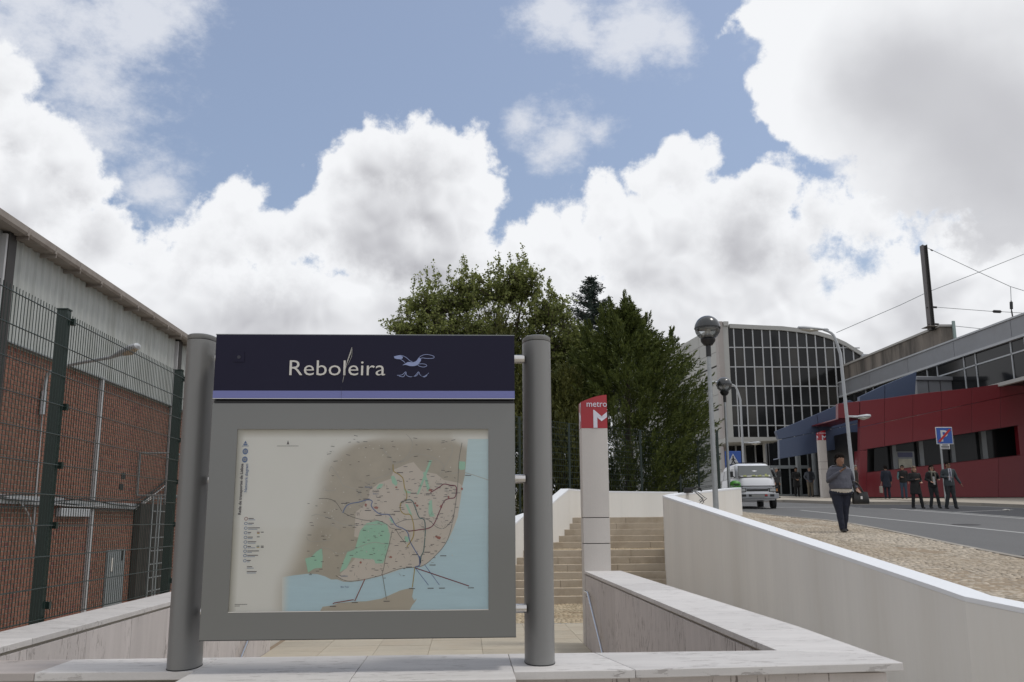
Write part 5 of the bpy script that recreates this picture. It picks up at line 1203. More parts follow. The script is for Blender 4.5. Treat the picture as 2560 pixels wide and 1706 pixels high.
def tall_lamp(px0, py0, pxb, pyb, pxh, pyh, Y, zg_, label, arm_px, heads):
    b = at_y(px0, py0, Y); t = thing('tall_street_lamp', (b.x, Y, zg_), label, 'street lamp', 'tall curved street lamps on the far side')
    sc_ = Y/42.0
    bend = at_y(pxb, pyb, Y); hd = at_y(pxh, pyh, Y)
    mid = Vector((bend.x*.55+hd.x*.45, Y, hd.z-.05*sc_))
    pts = [Vector((b.x, Y, zg_)), Vector((b.x-.02, Y, zg_+1.5)), Vector((bend.x+.0, Y, bend.z))] 
    path = [pts[0], pts[1]] + [pts[1].lerp(pts[2], k/5) for k in range(1, 5)] + smoothpts([pts[2], Vector((bend.x-.28, Y, bend.z+.75*(hd.z-bend.z))), mid, Vector((hd.x+1.1, Y, hd.z-.02))], 5)
    n = len(path); MB().tube(path, [.085-.04*i/(n-1) for i in range(n)], 12).build('pole', lampgrey, t, smooth=True)
    def head(A, B, nm):
        d = B-A; s = MB().tube([A, A+d*.12, A+d*.45, A+d*.8, A+d*.97, B], [.05, .08, .15, .19, .13, .03], 16, flat=.5).build(nm, lampgrey, t, smooth=True)
        MB().tube([A+d*.35-Vector((0, 0, .05)), A+d*.6-Vector((0, 0, .09)), A+d*.9-Vector((0, 0, .06))], [.10, .17, .10], 12, flat=.5).build('lens', mat('far_lens', (.5, .48, .42), .25) if 'far_lens' not in MATS else MATS['far_lens'], s, smooth=True)
    head(Vector((hd.x+1.15, Y, hd.z-.05)), Vector((hd.x-.35, Y, hd.z+.05)), 'lamp_head')
    a0, a1, a2 = [at_y(x, y, Y) for x, y in arm_px]
    MB().tube([a0, a1], .05, 8).build('arm', lampgrey, t, smooth=True); head(a1-Vector((.2, 0, .03)), a2, 'lamp_head')
    return t
tall_lamp(2137, 1245, 2101, 885, 2012, 822, 42.0, street_z(42)+.03, 'tall grey street lamp with curved top beside the far metro pylon', [(2117, 1042), (2142, 1042), (2176, 1040)], 2)
tall_lamp(1863, 1225, 1851, 1000, 1786, 957, 62.0, street_z(62)+.03, 'tall grey street lamp with curved top rising behind the white van', [(1856, 1107), (1876, 1107), (1901, 1107)], 2)
# ================================================================== ROAD SIGNS
ps = thing('no_parking_end_sign', (at_y(2363, 1250, 41).x, 41.9, street_z(42)), 'blue parking sign crossed by a red bar, with small white plate below', 'road sign')
YS = 41.9
def q4(px, py): return at_y(px, py, YS)
ctr = q4(2361, 1089.5); W = (q4(2382, 1089).x - q4(2340, 1089).x)
px_ = q4(2362, 1200).x
MB().tube([(px_, YS+.08, street_z(YS)), (px_, YS+.08, ctr.z+W*.3)], .045, 12).build('pole', galv, ps, smooth=True)
sb = MB().box(ctr.x-W/2, ctr.x+W/2, YS, YS+.03, ctr.z-W/2, ctr.z+W/2).build('sign_plate', mat('sign_white', (.55, .56, .58), .45), ps, bevel=.045)
MB().box(ctr.x-W/2+.035, ctr.x+W/2-.035, YS-.004, YS-.001, ctr.z-W/2+.035, ctr.z+W/2-.035).build('sign_field', mat('sign_blue', (.025, .09, .36), .4), sb)
text_mesh('lettering', 'P', W*.92, (ctr.x-W*.27, YS-.008, ctr.z-W*.33), (1, 0, 0), (0, 0, 1), MATS['sign_white'], sb, depth=.004, bold=.012)
d = W*.36; MB().prism([(ctr.x-d-.035, YS-.013, ctr.z-d+.035), (ctr.x-d+.035, YS-.013, ctr.z-d-.035), (ctr.x+d+.035, YS-.013, ctr.z+d-.035), (ctr.x+d-.035, YS-.013, ctr.z+d+.035)], (0, -.003, 0)).build('red_bar', mat('sign_red', (.42, .02, .02), .45), sb)
a, b = q4(2352, 1123), q4(2374, 1110)
pl = MB().box(a.x, b.x, YS, YS+.02, a.z, b.z).build('info_plate', MATS['sign_white'], ps)
for k, wd in enumerate((.6, .85, .8)): zz = b.z-(b.z-a.z)*(.22+.28*k); MB().box((a.x+b.x)/2-wd*(b.x-a.x)/2, (a.x+b.x)/2+wd*(b.x-a.x)/2, YS-.004, YS-.001, zz-.018, zz+.018).build('text_line', black_m, pl)
zs = thing('crossing_sign', (0, 0, 0), 'blue pedestrian crossing sign with white triangle above the van, beside the farther globe lamp', 'road sign')
YC = 44.0; c_ = at_y(1833, 1149, YC); zs.location = (c_.x, YC, street_z(YC)); zs['_o'] = tuple(zs.location); W = .40
MB().tube([(c_.x, YC+.06, street_z(YC)-.1), (c_.x, YC+.06, c_.z)], .03, 8).build('pole', galv, zs)
s2 = MB().box(c_.x-W, c_.x+W, YC, YC+.03, c_.z-W, c_.z+W).build('sign_plate', MATS['sign_blue'], zs, bevel=.02)
MB().prism([(c_.x-.30, YC-.004, c_.z-.26), (c_.x+.30, YC-.004, c_.z-.26), (c_.x, YC-.004, c_.z+.28)], (0, -.003, 0)).build('triangle', MATS['sign_white'], s2)
for a, b, r in [((0, .10), (0, -.04), .035), ((0, -.04), (-.10, -.22), .022), ((0, -.04), (.10, -.22), .022), ((0, .05), (-.09, -.03), .018), ((0, .05), (.10, -.01), .018)]:
    MB().tube([(c_.x+a[0], YC-.014, c_.z+a[1]), (c_.x+b[0], YC-.014, c_.z+b[1])], r, 6).build('figure', black_m, s2)
MB().ball((c_.x, YC-.014, c_.z+.15), .035, n=8, m=5).build('figure_head', black_m, s2)
# litter bin on the lamp post
lb = thing('litter_bin', (0, 0, 0), 'green plastic litter bin with domed lid behind the end of the short white wall', 'bin')
yb = 34.6; c_ = at_y(1838, 1215, yb); lb.location = (c_.x, yb, c_.z-.6); lb['_o'] = tuple(lb.location)
gbin = mat('bin_green', (.07, .26, .035), .4)
MB().rings([(c_.x, yb, c_.z-.62, .15, .15), (c_.x, yb, c_.z-.58, .17, .17), (c_.x, yb, c_.z-.02, .195, .195)], 24).build('bin_body', gbin, lb, smooth=True)
MB().rings([(c_.x, yb, c_.z+.0, .205, .205), (c_.x, yb, c_.z+.05, .205, .205), (c_.x, yb, c_.z+.13, .18, .18), (c_.x, yb, c_.z+.185, .11, .11), (c_.x, yb, c_.z+.20, .03, .03)], 24).build('lid', gbin, lb, smooth=True)
MB().box(c_.x-.11, c_.x+.11, yb-.22, yb-.18, c_.z+.03, c_.z+.075).build('slot', black_m, lb)
# ================================================================== VAN
van_w = mat('van_paint', (.78, .79, .82), .28, coat=.5, var=.03)
tyre_m = mat('tyre', (.015, .015, .016), .8); lamp_g = mat('headlamp_glass', (.35, .36, .36), .12, spec=.8)
vy = 36.0; vx = at_y(1893, 1240, vy).x + .02
vn = thing('parked_van', (vx, vy, street_z(vy)+RZ), 'old white forward-control van facing the camera on the road behind the white wall', 'van', rotz=math.radians(-7), local=True)
HW = .80
def rr(z, yf, yr, w_, p=5.0): return (0, (yf+yr)/2, z, w_, (yr-yf)/2)
lv = [(.34, .06, 4.25, .77), (.40, .0, 4.32, .80), (.62, -.01, 4.34, .81), (.90, .03, 4.34, .82), (1.13, .09, 4.33, .81), (1.20, .13, 4.32, .80)]
MB().rings([rr(*l) for l in lv], 48, power=6.5).build('body', van_w, vn, smooth=True, angle=35)
lv = [(1.20, .13, 4.32, .80), (1.50, .42, 4.28, .755), (1.72, .66, 4.22, .71), (1.80, .86, 4.12, .66), (1.835, 1.15, 3.9, .56)]
cab_ = MB().rings([rr(*l) for l in lv], 48, power=6.5).build('cab_roof', van_w, vn, smooth=True, angle=35)
# windscreen on the raked front
def fy(z): return float(np.interp(z, [1.20, 1.50, 1.72], [.13, .42, .66]))
ws = MB().prism([(-.66, fy(1.25)-.012, 1.25), (.66, fy(1.25)-.012, 1.25), (.585, fy(1.69)-.012, 1.69), (-.585, fy(1.69)-.012, 1.69)], (0, .012, .006)).build('windscreen', mat('screen_glass', (.10, .11, .11), .10, spec=.7), vn, bevel=.004)
MB().prism([(-.69, fy(1.222)-.008, 1.222), (.69, fy(1.222)-.008, 1.222), (.61, fy(1.715)-.008, 1.715), (-.61, fy(1.715)-.008, 1.715)], (0, .010, .004)).build('window_seal', black_m, vn)
lit = [mat('paper_a', (.42, .42, .34), .8), mat('paper_b', (.28, .30, .12), .8), mat('paper_c', (.55, .55, .52), .8)]
x = -.60
while x < .56:
    wd = random.uniform(.05, .16); h = random.uniform(.03, .075) if x < .3 else random.uniform(.05, .12)
    z0_ = 1.268; MB().prism([(x, fy(z0_)-.0145, z0_), (x+wd, fy(z0_)-.0145, z0_), (x+wd*.8, fy(z0_+h)-.0145, z0_+h), (x+wd*.1, fy(z0_+h*.8)-.0145, z0_+h*.8)], (0, -.002, 0)).build('paper', lit[random.randrange(3)], ws); x += wd*.9
for sx in (-.35, .18): MB().tube([(sx, fy(1.245)-.03, 1.245), (sx-.33, fy(1.275)-.03, 1.275)], .008, 5).build('wiper', black_m, vn)
# front: black belt line, badge bar, grille, headlights, bumper, plate
MB().box(-.765, .765, -.0, .2, .875, .905).build('belt_trim', black_m, vn); MB().box(-.58, .58, -.025, .1, .80, .865).build('name_bar', mat('van_grey', (.42, .43, .46), .4), vn, bevel=.01)
MB().box(-.42, .42, -.022, .1, .69, .77).build('grille', black_m, vn)
for s_ in (-1, 1):
    MB().box(s_*.595-.155, s_*.595+.155, -.02, .1, .66, .80).build('headlight_surround', black_m, vn, bevel=.01)
    h_ = MB().box(s_*.585-.115, s_*.585+.115, -.032, .05, .675, .785).build('headlight', lamp_g, vn, bevel=.012)
    MB().box(s_*.745-.03, s_*.745+.03, -.022, .06, .68, .78).build('indicator', mat('amber', (.5, .2, .05), .3) if 'amber' not in MATS else MATS['amber'], vn, bevel=.01)
    MB().prism([(s_*.80, .15, 1.24), (s_*.745, .55, 1.62), (s_*.745, 1.05, 1.62), (s_*.80, 1.05, 1.24)], (s_*.012, 0, 0)).build('side_window', MATS['screen_glass'], vn)
    for k in range(3): MB().prism([(s_*.80, 1.15+k*1.02, 1.24), (s_*.745, 1.15+k*1.02, 1.62), (s_*.745, 2.08+k*1.02, 1.62), (s_*.80, 2.08+k*1.02, 1.24)], (s_*.012, 0, 0)).build('side_window', MATS['screen_glass'], vn)
    m_ = MB().box(s_*.93-.07, s_*.93+.07, .25, .31, 1.25, 1.48).build('wing_mirror', black_m, vn, bevel=.02); MB().tube([(s_*.80, .22, 1.22), (s_*.90, .28, 1.32)], .015, 6).build('mirror_arm', black_m, m_)
    MB().box(s_*.815-.006, s_*.815+.006, .10, 4.2, .86, .90).build('side_trim', black_m, vn)
    for wy in (.72, 3.35):
        x0 = s_*.72
        wh = MB().tube([(x0-.09, wy, .30), (x0+.09, wy, .30)], .30, 28).build('wheel', tyre_m, vn, smooth=True, bevel=.02)
        MB().tube([(x0+s_*.085, wy, .30), (x0+s_*.098, wy, .30)], .17, 20).build('rim', galv, wh, smooth=True)
bp = MB().box(-.80, .80, -.10, .12, .40, .60).build('bumper', mat('bumper_grey', (.34, .35, .37), .45), vn, bevel=.025)
for xa, xb in ((-.62, -.46), (-.36, .36), (.46, .62)): MB().box(xa, xb, -.112, -.08, .475, .565).build('bumper_slot', black_m, bp)
MB().box(-.25, .25, -.118, -.10, .455, .555).build('number_plate', mat('plate', (.26, .26, .25), .5), vn); MB().box(.26, .36, -.118, -.10, .50, .56).build('tow_mark', MATS['sign_red'], bp)
for q in (1.4, 2.4, 3.4): MB().box(-.66, .66, q-.02, q+.02, 1.86, 1.89).build('roof_bar', black_m, vn)
# ================================================================== PEOPLE
def cloth(name, c, r=.85):
    return MATS[name] if name in MATS else mat(name, c, r, var=.12, vscale=9, fine=.12, fscale=120)
skin = mat('skin', (.36, .20, .135), .5, var=.06, vscale=20); skin_d = mat('skin_tan', (.22, .115, .07), .5, var=.06, vscale=20)
hair_d = mat('hair_dark', (.010, .008, .007), .9, spec=.1, fine=.4, fscale=160); hair_b = mat('hair_brown', (.11, .07, .04), .5, fine=.4, fscale=160); hair_g = mat('hair_grey', (.16, .15, .14), .6, fine=.4, fscale=160)
fold_tex = bpy.data.textures.new('fold_noise', 'CLOUDS'); fold_tex.noise_scale = .11; fold_tex.noise_depth = 2
hair_tex = bpy.data.textures.new('hair_noise', 'CLOUDS'); hair_tex.noise_scale = .035; hair_tex.noise_depth = 3
eye_m = mat('eye_dark', (.02, .014, .012), .3); lip_m = mat('lips', (.24, .08, .07), .5)
def remesh(o, vox, smooth=3):
    m = o.modifiers.new('remesh', 'REMESH'); m.mode = 'VOXEL'; m.voxel_size = vox; m.use_smooth_shade = True
    s = o.modifiers.new('smooth', 'SMOOTH'); s.factor = .6; s.iterations = smooth
    if o.name.split('.')[0] in ('jacket', 'trousers', 'scarf', 'shirt_hem'):
        d = o.modifiers.new('folds', 'DISPLACE'); d.texture = fold_tex; d.strength = .020; d.mid_level = .5
    return o
def person(loc, label, yaw=0, H=1.7, arms=None, legs=None, head=(0, 0), wide=1.0, belly=1.0, top=None, bottom=None, shoe=None, hair=None, skinm=None, group=None, long_coat=False, vox=.012, skirt=None, hairstyle='short', extras=None, hs=1.0, zlo=.82, shw=None, hips=1.0, hsz=1.0):
    k = H/1.70; skinm = skinm or skin
    t = thing('person', loc, label, 'person', group, rotz=math.radians(yaw), local=True)
    arms = arms or {}; legs = legs or {}
    shw = shw or .175*wide; S = {-1: Vector((-shw, .0, 1.39)), 1: Vector((shw, .0, 1.39))}
    def V3(p): return Vector(p)
    def sc_(p): return tuple(Vector(p)*k)
    E_ = {s: V3(arms.get(('e', s), (s*.235*wide, .02, 1.12))) for s in (-1, 1)}; W_ = {s: V3(arms.get(('w', s), (s*.245*wide, -.03, .87))) for s in (-1, 1)}
    K_ = {s: V3(legs.get(('k', s), (s*.095*wide, -.015, .49))) for s in (-1, 1)}; A_ = {s: V3(legs.get(('a', s), (s*.10*wide, .02, .085))) for s in (-1, 1)}
    Hp = {s: Vector((s*.085*wide, 0, .90)) for s in (-1, 1)}
    hy, hx = head; HC = Vector((hx, -.02-hy, 1.575))
    def torso(mb, g_, z0=.86, z1=1.45, wide=wide, belly=belly):
        R = [(.86, .165*wide, .115*belly), (.95, .165*wide, .12*belly), (1.05, .150*wide*(.5+.5*belly), .112*belly), (1.18, .155*wide, .115*(.4+.6*belly)), (1.30, .172*wide, .115), (1.39, .170*wide, .095), (1.44, .10, .07)]
        mb.rings([(0, -.012*(belly-1)*4, z*k, (rx+g_)*k, (ry+g_)*k) for z, rx, ry in R if z0 <= z <= z1+.001], 24)
    b = MB(); torso(b, -.004, wide=min(wide, 1+(wide-1)*.8), belly=min(belly, 1+(belly-1)*.7))
    b.tube([sc_((0, .01, 1.38)), sc_((hx*.5, -.005-hy*.5, 1.50))], .055*k, 12)
    b.rings([(HC.x*k, (HC.y+dy)*k, (HC.z+dz)*k, rx*k, ry*k) for dz, rx, ry, dy in [tuple(q*hsz for q in r_) for r_ in [(-.115, .030, .035, -.045), (-.095, .048, .062, -.022), (-.06, .064, .080, -.010), (-.02, .072, .090, -.004), (.03, .077, .096, 0), (.07, .074, .092, .004), (.105, .055, .070, .006), (.125, .022, .028, .008)]]], 24)
    b.tube([sc_(HC+Vector((0, -.082, .012))), sc_(HC+Vector((0, -.104, -.020))), sc_(HC+Vector((0, -.088, -.032)))], [.010*k, .016*k, .014*k], 8)
    for s in (-1, 1):
        b.ball(sc_(HC+Vector((s*.076, .005, -.012))), .010*k, .018*k, .028*k, 8, 6)
        b.tube([sc_(S[s]), sc_(E_[s]), sc_(W_[s])], [.050*k, .040*k, .027*k], 12)
        d = (W_[s]-E_[s]).normalized(); pm = W_[s]+d*.055
        x_, y_ = frame_of(d)
        b.tube([sc_(W_[s]), sc_(W_[s]+d*.03), sc_(pm), sc_(W_[s]+d*.085)], [.024*k, .034*k, .040*k, .034*k], 10, flat=.5)
        curl = Vector((0, -1, 0)) if abs(d.y) < .7 else Vector((-s, 0, -.2)).normalized()
        for q in range(4):
            base = W_[s]+d*.080+x_*(q-1.5)*.019; L = (.062, .075, .072, .055)[q]
            b.tube([sc_(base), sc_(base+d*L*.5+curl*.008), sc_(base+d*L*.78+curl*.028)], [.0105*k, .010*k, .008*k], 6)
        tb = W_[s]+d*.03+x_*(.028); b.tube([sc_(tb), sc_(tb+x_*.022+d*.025), sc_(tb+x_*.026+d*.055+curl*.01)], [.013*k, .011*k, .009*k], 6)
        b.tube([sc_(Hp[s]), sc_(K_[s]), sc_(K_[s].lerp(A_[s], .35)), sc_(A_[s])], [.085*wide*k, .056*k, .052*k, .036*k], 12)
        b.tube([sc_(A_[s]+Vector((0, .05, -.035))), sc_(A_[s]+Vector((0, -.05, -.045))), sc_(A_[s]+Vector((0, -.15, -.055)))], [.035*k, .036*k, .022*k], 10, flat=.8)
    remesh(b.build('body', skinm, t, smooth=True), min(vox, .0085)*k, 2)
    # face
    for s in (-1, 1): MB().ball(sc_(HC+Vector((s*.030, -.088, .016))), .013*k, .006*k, .007*k, 10, 6).build('eye', eye_m, t, smooth=True); MB().tube([sc_(HC+Vector((s*.014, -.093, .036))), sc_(HC+Vector((s*.046, -.082, .038)))], .0045*k, 5).build('eyebrow', hair or hair_d, t)
    MB().ball(sc_(HC+Vector((0, -.082, -.062))), .024*k, .010*k, .008*k, 10, 5).build('mouth', lip_m, t, smooth=True)
    # clothes
    if bottom:
        m = MB(); g_ = .012
        m.rings([(0, 0, z*k, (rx*wide+g_)*k, (ry*belly+g_)*k) for z, rx, ry in [(.82, .16*hips, .114*hips), (.88, .172*hips, .124*hips), (.97, .165, .120)]], 24)
        for s in (-1, 1): m.tube([sc_(Hp[s]), sc_(Hp[s].lerp(K_[s], .5)), sc_(K_[s]), sc_(K_[s].lerp(A_[s], .5)), sc_(A_[s]+Vector((0, .005, -.03)))], [.100*wide*k, .088*wide**.9*k, .070*wide**.7*k, .066*wide**.4*k, .062*k], 14)
        remesh(m.build('trousers', bottom, t, smooth=True), vox*k)
    if skirt:
        remesh(MB().rings([(0, 0, z*k, rx*k, ry*k) for z, rx, ry in [(.52, .20, .15), (.75, .19, .14), (.97, .17, .125)]], 24).build('skirt', skirt, t, smooth=True), vox*k)
    if top:
        m = MB(); g_ = .022
        torso(m, g_, z0=max(.86, zlo))
        if long_coat: m.rings([(0, 0, z*k, rx*wide*k, ry*belly*k) for z, rx, ry in [(.58, .215, .165), (.75, .205, .155), (.95, .192, .145)]], 24)
        else: m.rings([(0, 0, z*k, (rx*wide+g_)*k, (ry*belly+g_)*k) for z, rx, ry in [(zlo, .160, .114), (zlo+.06, .168, .120), (max(1.0, zlo+.1), .16, .118)]], 24)
        m.rings([(0, 0, 1.40*k, .105*k, .085*k), (0, -.008*k, 1.465*k, .075*k, .068*k)], 20)
        for s in (-1, 1):
            m.ball(sc_(S[s]+Vector((-s*.01, 0, -.005))), .072*k, .068*k, .062*k, 12, 8)
            m.tube([sc_(S[s]), sc_(S[s].lerp(E_[s], .5)), sc_(E_[s]), sc_(E_[s].lerp(W_[s], .5)), sc_(W_[s]-(W_[s]-E_[s]).normalized()*.01)], [.070*k, .064*wide**.6*k, .058*k, .050*k, .040*k], 14)
        remesh(m.build('jacket', top, t, smooth=True), vox*k)
    for s in (-1, 1):
        m = MB(); a = A_[s]
        m.tube([sc_(a+Vector((0, .06, -.045))), sc_(a+Vector((0, .0, -.04))), sc_(a+Vector((0, -.09, -.052))), sc_(a+Vector((0, -.165, -.062)))], [.040*k, .046*k, .044*k, .026*k], 12, flat=.82)
        remesh(m.build('shoe', shoe or black_m, t, smooth=True), .009*k, 2)
    hm = MB()
    if hairstyle in ('short', 'bun', 'long', 'bob'):
        hm.rings([((HC.x)*k, (HC.y+dy)*k, (HC.z+dz)*k, rx*k, ry*k) for dz, rx, ry, dy in [tuple(q*hsz for q in r_) for r_ in [(-.05, .074, .060, .048), (.0, .083, .072, .040), (.045, .088, .092, .022), (.075, .088, .104, .006), (.105, .078, .094, .004), (.135, .050, .062, .006), (.150, .018, .024, .006)]]], 20)
    if hairstyle == 'bun': hm.ball(sc_(HC+Vector((.0, .085, .075))), .050*k, .05*k, .045*k, 12, 8); hm.ball(sc_(HC+Vector((0.0, .03, .10))), .075*k, .07*k, .05*k, 12, 8)
    if hairstyle in ('long', 'bob'):
        dn = .22 if hairstyle == 'long' else .11
        for s in (-1, 1): hm.tube([sc_(HC+Vector((s*.055, .01, .08))), sc_(HC+Vector((s*.082, .015, -.02))), sc_(HC+Vector((s*.085, .01, -dn*.6))), sc_(HC+Vector((s*.075, .0, -dn)))], [.030*k, .032*k, .034*k, .018*k], 8)
        hm.tube([sc_(HC+Vector((0, .06, .05))), sc_(HC+Vector((0, .075, -.08))), sc_(HC+Vector((0, .06, -dn)))], [.07*k, .07*k, .05*k], 10)
    ho = remesh(hm.build('hair', hair or hair_d, t, smooth=True), .008*k, 1); dm = ho.modifiers.new('tousle', 'DISPLACE'); dm.texture = hair_tex; dm.strength = .045*k; dm.mid_level = .45
    if extras: extras(t, k, HC, W_, sc_)
    return t
gcol = 'people outside the station'
# --- the woman walking towards the camera
WL = Vector((8.02, 19.6, street_z(19.6)+.003))
def woman_extra(t, k, HC, W_, sc_):
    # shirt hem below the jersey
    m = MB(); m.rings([(0, -.006*k, z*k, rx*k, ry*k) for z, rx, ry in [(.852, .244, .202), (.88, .251, .208), (.91, .251, .208), (.96, .236, .192)]], 28); remesh(m.build('shirt_hem', cloth('cream_shirt', (.44, .40, .34)), t, smooth=True), .012*k)
    MB().prism([sc_((-.05, -.108, 1.44)), sc_((.05, -.108, 1.44)), sc_((.012, -.142, 1.33))], (0, -.006, 0)).build('shirt_neck', MATS['cream_shirt'], t)
    for s in (-1, 1):
        MB().tube([sc_((s*.07, -.03, 1.455)), sc_((s*.145, .02, 1.462)), sc_((s*.20, .03, 1.44))], [.020*k, .030*k, .02*k], 8, flat=.5).build('hood_edge', cloth('pale_lining', (.20, .20, .23)), t, smooth=True)
jersey = cloth('grey_blue_jersey', (.075, .078, .10)); jeans = cloth('dark_jeans', (.012, .015, .030))
person(tuple(WL), 'woman in grey-blue hooded top and dark jeans walking on the pavement looking at her phone', yaw=3, H=1.62, wide=1.34, belly=1.5, head=(.045, .0), zlo=.925, shw=.195, hips=1.08,
       arms={('e', -1): (-.305, -.04, 1.13), ('w', -1): (-.09, -.26, 1.33), ('e', 1): (.315, .05, 1.13), ('w', 1): (.33, -.12, .95)},
       legs={('k', -1): (-.085, -.03, .49), ('a', -1): (-.05, -.06, .085), ('k', 1): (.085, .02, .50), ('a', 1): (.065, .10, .10)},
       top=jersey, bottom=jeans, hair=hair_d, skinm=skin_d, hairstyle='bun', vox=.010, extras=woman_extra, hsz=1.13)
ph = thing('phone', tuple(WL+Vector((-.02, -.32, 1.32))), 'small dark phone held up in front of the walking woman\'s face', 'phone', rotz=math.radians(3), local=True)
MB().box(-.033, .033, -.006, .006, -.015, .10).build('case', black_m, ph, bevel=.004); MB().box(-.029, .029, .0062, .0068, -.008, .094).build('screen', MATS['screen_glass'], ph)
bagp = WL+Vector((.385, -.08, .585))
bg_ = thing('handbag', tuple(bagp), 'black leather handbag hanging from the walking woman\'s left forearm', 'bag', rotz=math.radians(-6), local=True)
leather = mat('black_leather', (.012, .012, .012), .35, var=.2)
m = MB(); m.rings([(0, 0, 0, .165, .06), (0, 0, .03, .18, .075), (0, 0, .18, .165, .06), (0, 0, .25, .15, .035)], 28, power=3.2); m.build('bag_body', leather, bg_, smooth=True)
for dy in (-.035, .035): MB().tube(smoothpts([(-.09, dy, .22), (-.12, dy*.8, .34), (-.14, dy*.3, .45), (-.10, dy*.3, .47), (-.02, dy*.5, .40), (.07, dy, .22)], 4), .013, 6).build('handle', leather, bg_, smooth=True)
MB().box(-.02, .02, -.078, -.066, .10, .16).build('clasp', stainless, bg_); MB().box(-.17, .17, -.02, .02, .243, .256).build('zip', steel_dark, bg_)
def at_ground(px, py, Y, dz=0): p = at_y(px, py, Y); return (p.x, Y, street_z(Y)+dz)
def sx(px, Y): return at_y(px, 1250, Y).x
# --- trio crossing towards the road
def specs(t, k, HC, W_, sc_): MB().box(HC.x*k-.06*k, HC.x*k+.06*k, (HC.y-.105)*k, (HC.y-.085)*k, (HC.z+.0)*k, (HC.z+.032)*k).build('sunglasses', black_m, t, bevel=.006)
def scarf(t, k, HC, W_, sc_):
    specs(t, k, HC, W_, sc_); m = MB()
    m.tube(smoothpts([sc_((-.09, -.0, 1.45)), sc_((-.07, -.10, 1.44)), sc_((.07, -.11, 1.42)), sc_((.10, .0, 1.45)), sc_((0, .08, 1.47)), sc_((-.09, 0, 1.45))], 4), .045*k, 8)
    for s, L in ((-1, .36), (1, .30)): m.tube([sc_((s*.05, -.12, 1.42)), sc_((s*.07, -.15, 1.28)), sc_((s*.06, -.155, 1.42-L))], [.04*k, .05*k, .045*k], 8, flat=.5)
    remesh(m.build('scarf', cloth('beige_scarf', (.16, .155, .125)), t, smooth=True), .012*k)
    MB().prism([sc_((-.05, -.138, 1.25)), sc_((.06, -.138, 1.25)), sc_((.05, -.150, .93)), sc_((-.02, -.150, .93))], (0, -.01, 0)).build('blouse', cloth('white_shirt', (.5, .5, .5)), t)
def suit(t, k, HC, W_, sc_):
    MB().prism([sc_((-.065, -.118, 1.46)), sc_((.065, -.118, 1.46)), sc_((.055, -.150, 1.15)), sc_((.01, -.155, .96)), sc_((-.05, -.150, 1.15))], (0, -.006, 0)).build('shirt', cloth('pale_shirt', (.40, .41, .45)), t)
    MB().prism([sc_((-.018, -.128, 1.44)), sc_((.018, -.128, 1.44)), sc_((.032, -.166, 1.10)), sc_((0, -.166, 1.0)), sc_((-.030, -.166, 1.10))], (0, -.006, 0)).build('tie', cloth('grey_tie', (.10, .10, .14)), t)
    MB().box(-.06*k, .06*k, (HC.y-.105)*k, (HC.y-.088)*k, (HC.z+.0)*k, (HC.z+.028)*k).build('glasses', black_m, t)
    MB().box((W_[-1].x-.01)*k, (W_[-1].x+.02)*k, (W_[-1].y-.10)*k, (W_[-1].y-.02)*k, (W_[-1].z-.12)*k, (W_[-1].z+.05)*k).build('paper', MATS['pale_shirt'], t)
blackc = cloth('black_coat', (.011, .011, .012)); darkg = cloth('dark_grey_trousers', (.022, .025, .028)); greysuit = cloth('grey_suit', (.040, .050, .056)); navy = cloth('navy_coat', (.010, .015, .028)); denim = cloth('blue_denim', (.035, .055, .085))
Z0 = RZ+.004
p = (sx(2291, 35.4), 35.4, street_z(35.4)+Z0)
person(p, 'woman with short light brown hair in a long black coat, leftmost of the three crossing', yaw=4, H=1.62, wide=1.08, long_coat=True, top=blackc, bottom=blackc, hair=hair_b, hairstyle='bob', group=gcol,
       arms={('e', -1): (-.25, -.02, 1.12), ('w', -1): (-.07, -.22, 1.16), ('e', 1): (.26, .0, 1.12), ('w', 1): (.16, -.22, 1.05)}, legs={('k', -1): (-.12, 0, .49), ('a', -1): (-.15, .02, .085), ('k', 1): (.17, -.04, .50), ('a', 1): (.24, -.02, .085)})
p = (sx(2335, 35.5), 35.5, street_z(35.5)+Z0)
person(p, 'woman in sunglasses with dark hair and a beige scarf, middle of the three crossing', yaw=-4, H=1.66, wide=.98, top=blackc, bottom=darkg, hair=hair_d, hairstyle='long', extras=scarf, group=gcol,
       arms={('e', -1): (-.25, 0, 1.14), ('w', -1): (-.14, -.22, 1.04), ('e', 1): (.27, .0, 1.15), ('w', 1): (.19, -.20, 1.12)}, legs={('k', -1): (-.06, .02, .49), ('a', -1): (-.12, .06, .085), ('k', 1): (.12, -.06, .50), ('a', 1): (.20, .0, .085)})
p = (sx(2377, 35.0), 35.0, street_z(35.0)+Z0)
person(p, 'man in grey suit with tie and dark glasses, rightmost of the three crossing', yaw=-2, H=1.78, wide=1.05, top=greysuit, bottom=darkg, hair=hair_d, skinm=skin_d, extras=suit, group=gcol,
       arms={('e', -1): (-.27, .02, 1.16), ('w', -1): (-.11, -.20, 1.14), ('e', 1): (.30, .02, 1.13), ('w', 1): (.42, -.02, .90)}, legs={('k', -1): (-.08, 0, .49), ('a', -1): (-.16, .05, .085), ('k', 1): (.10, -.05, .50), ('a', 1): (.15, -.05, .085)})
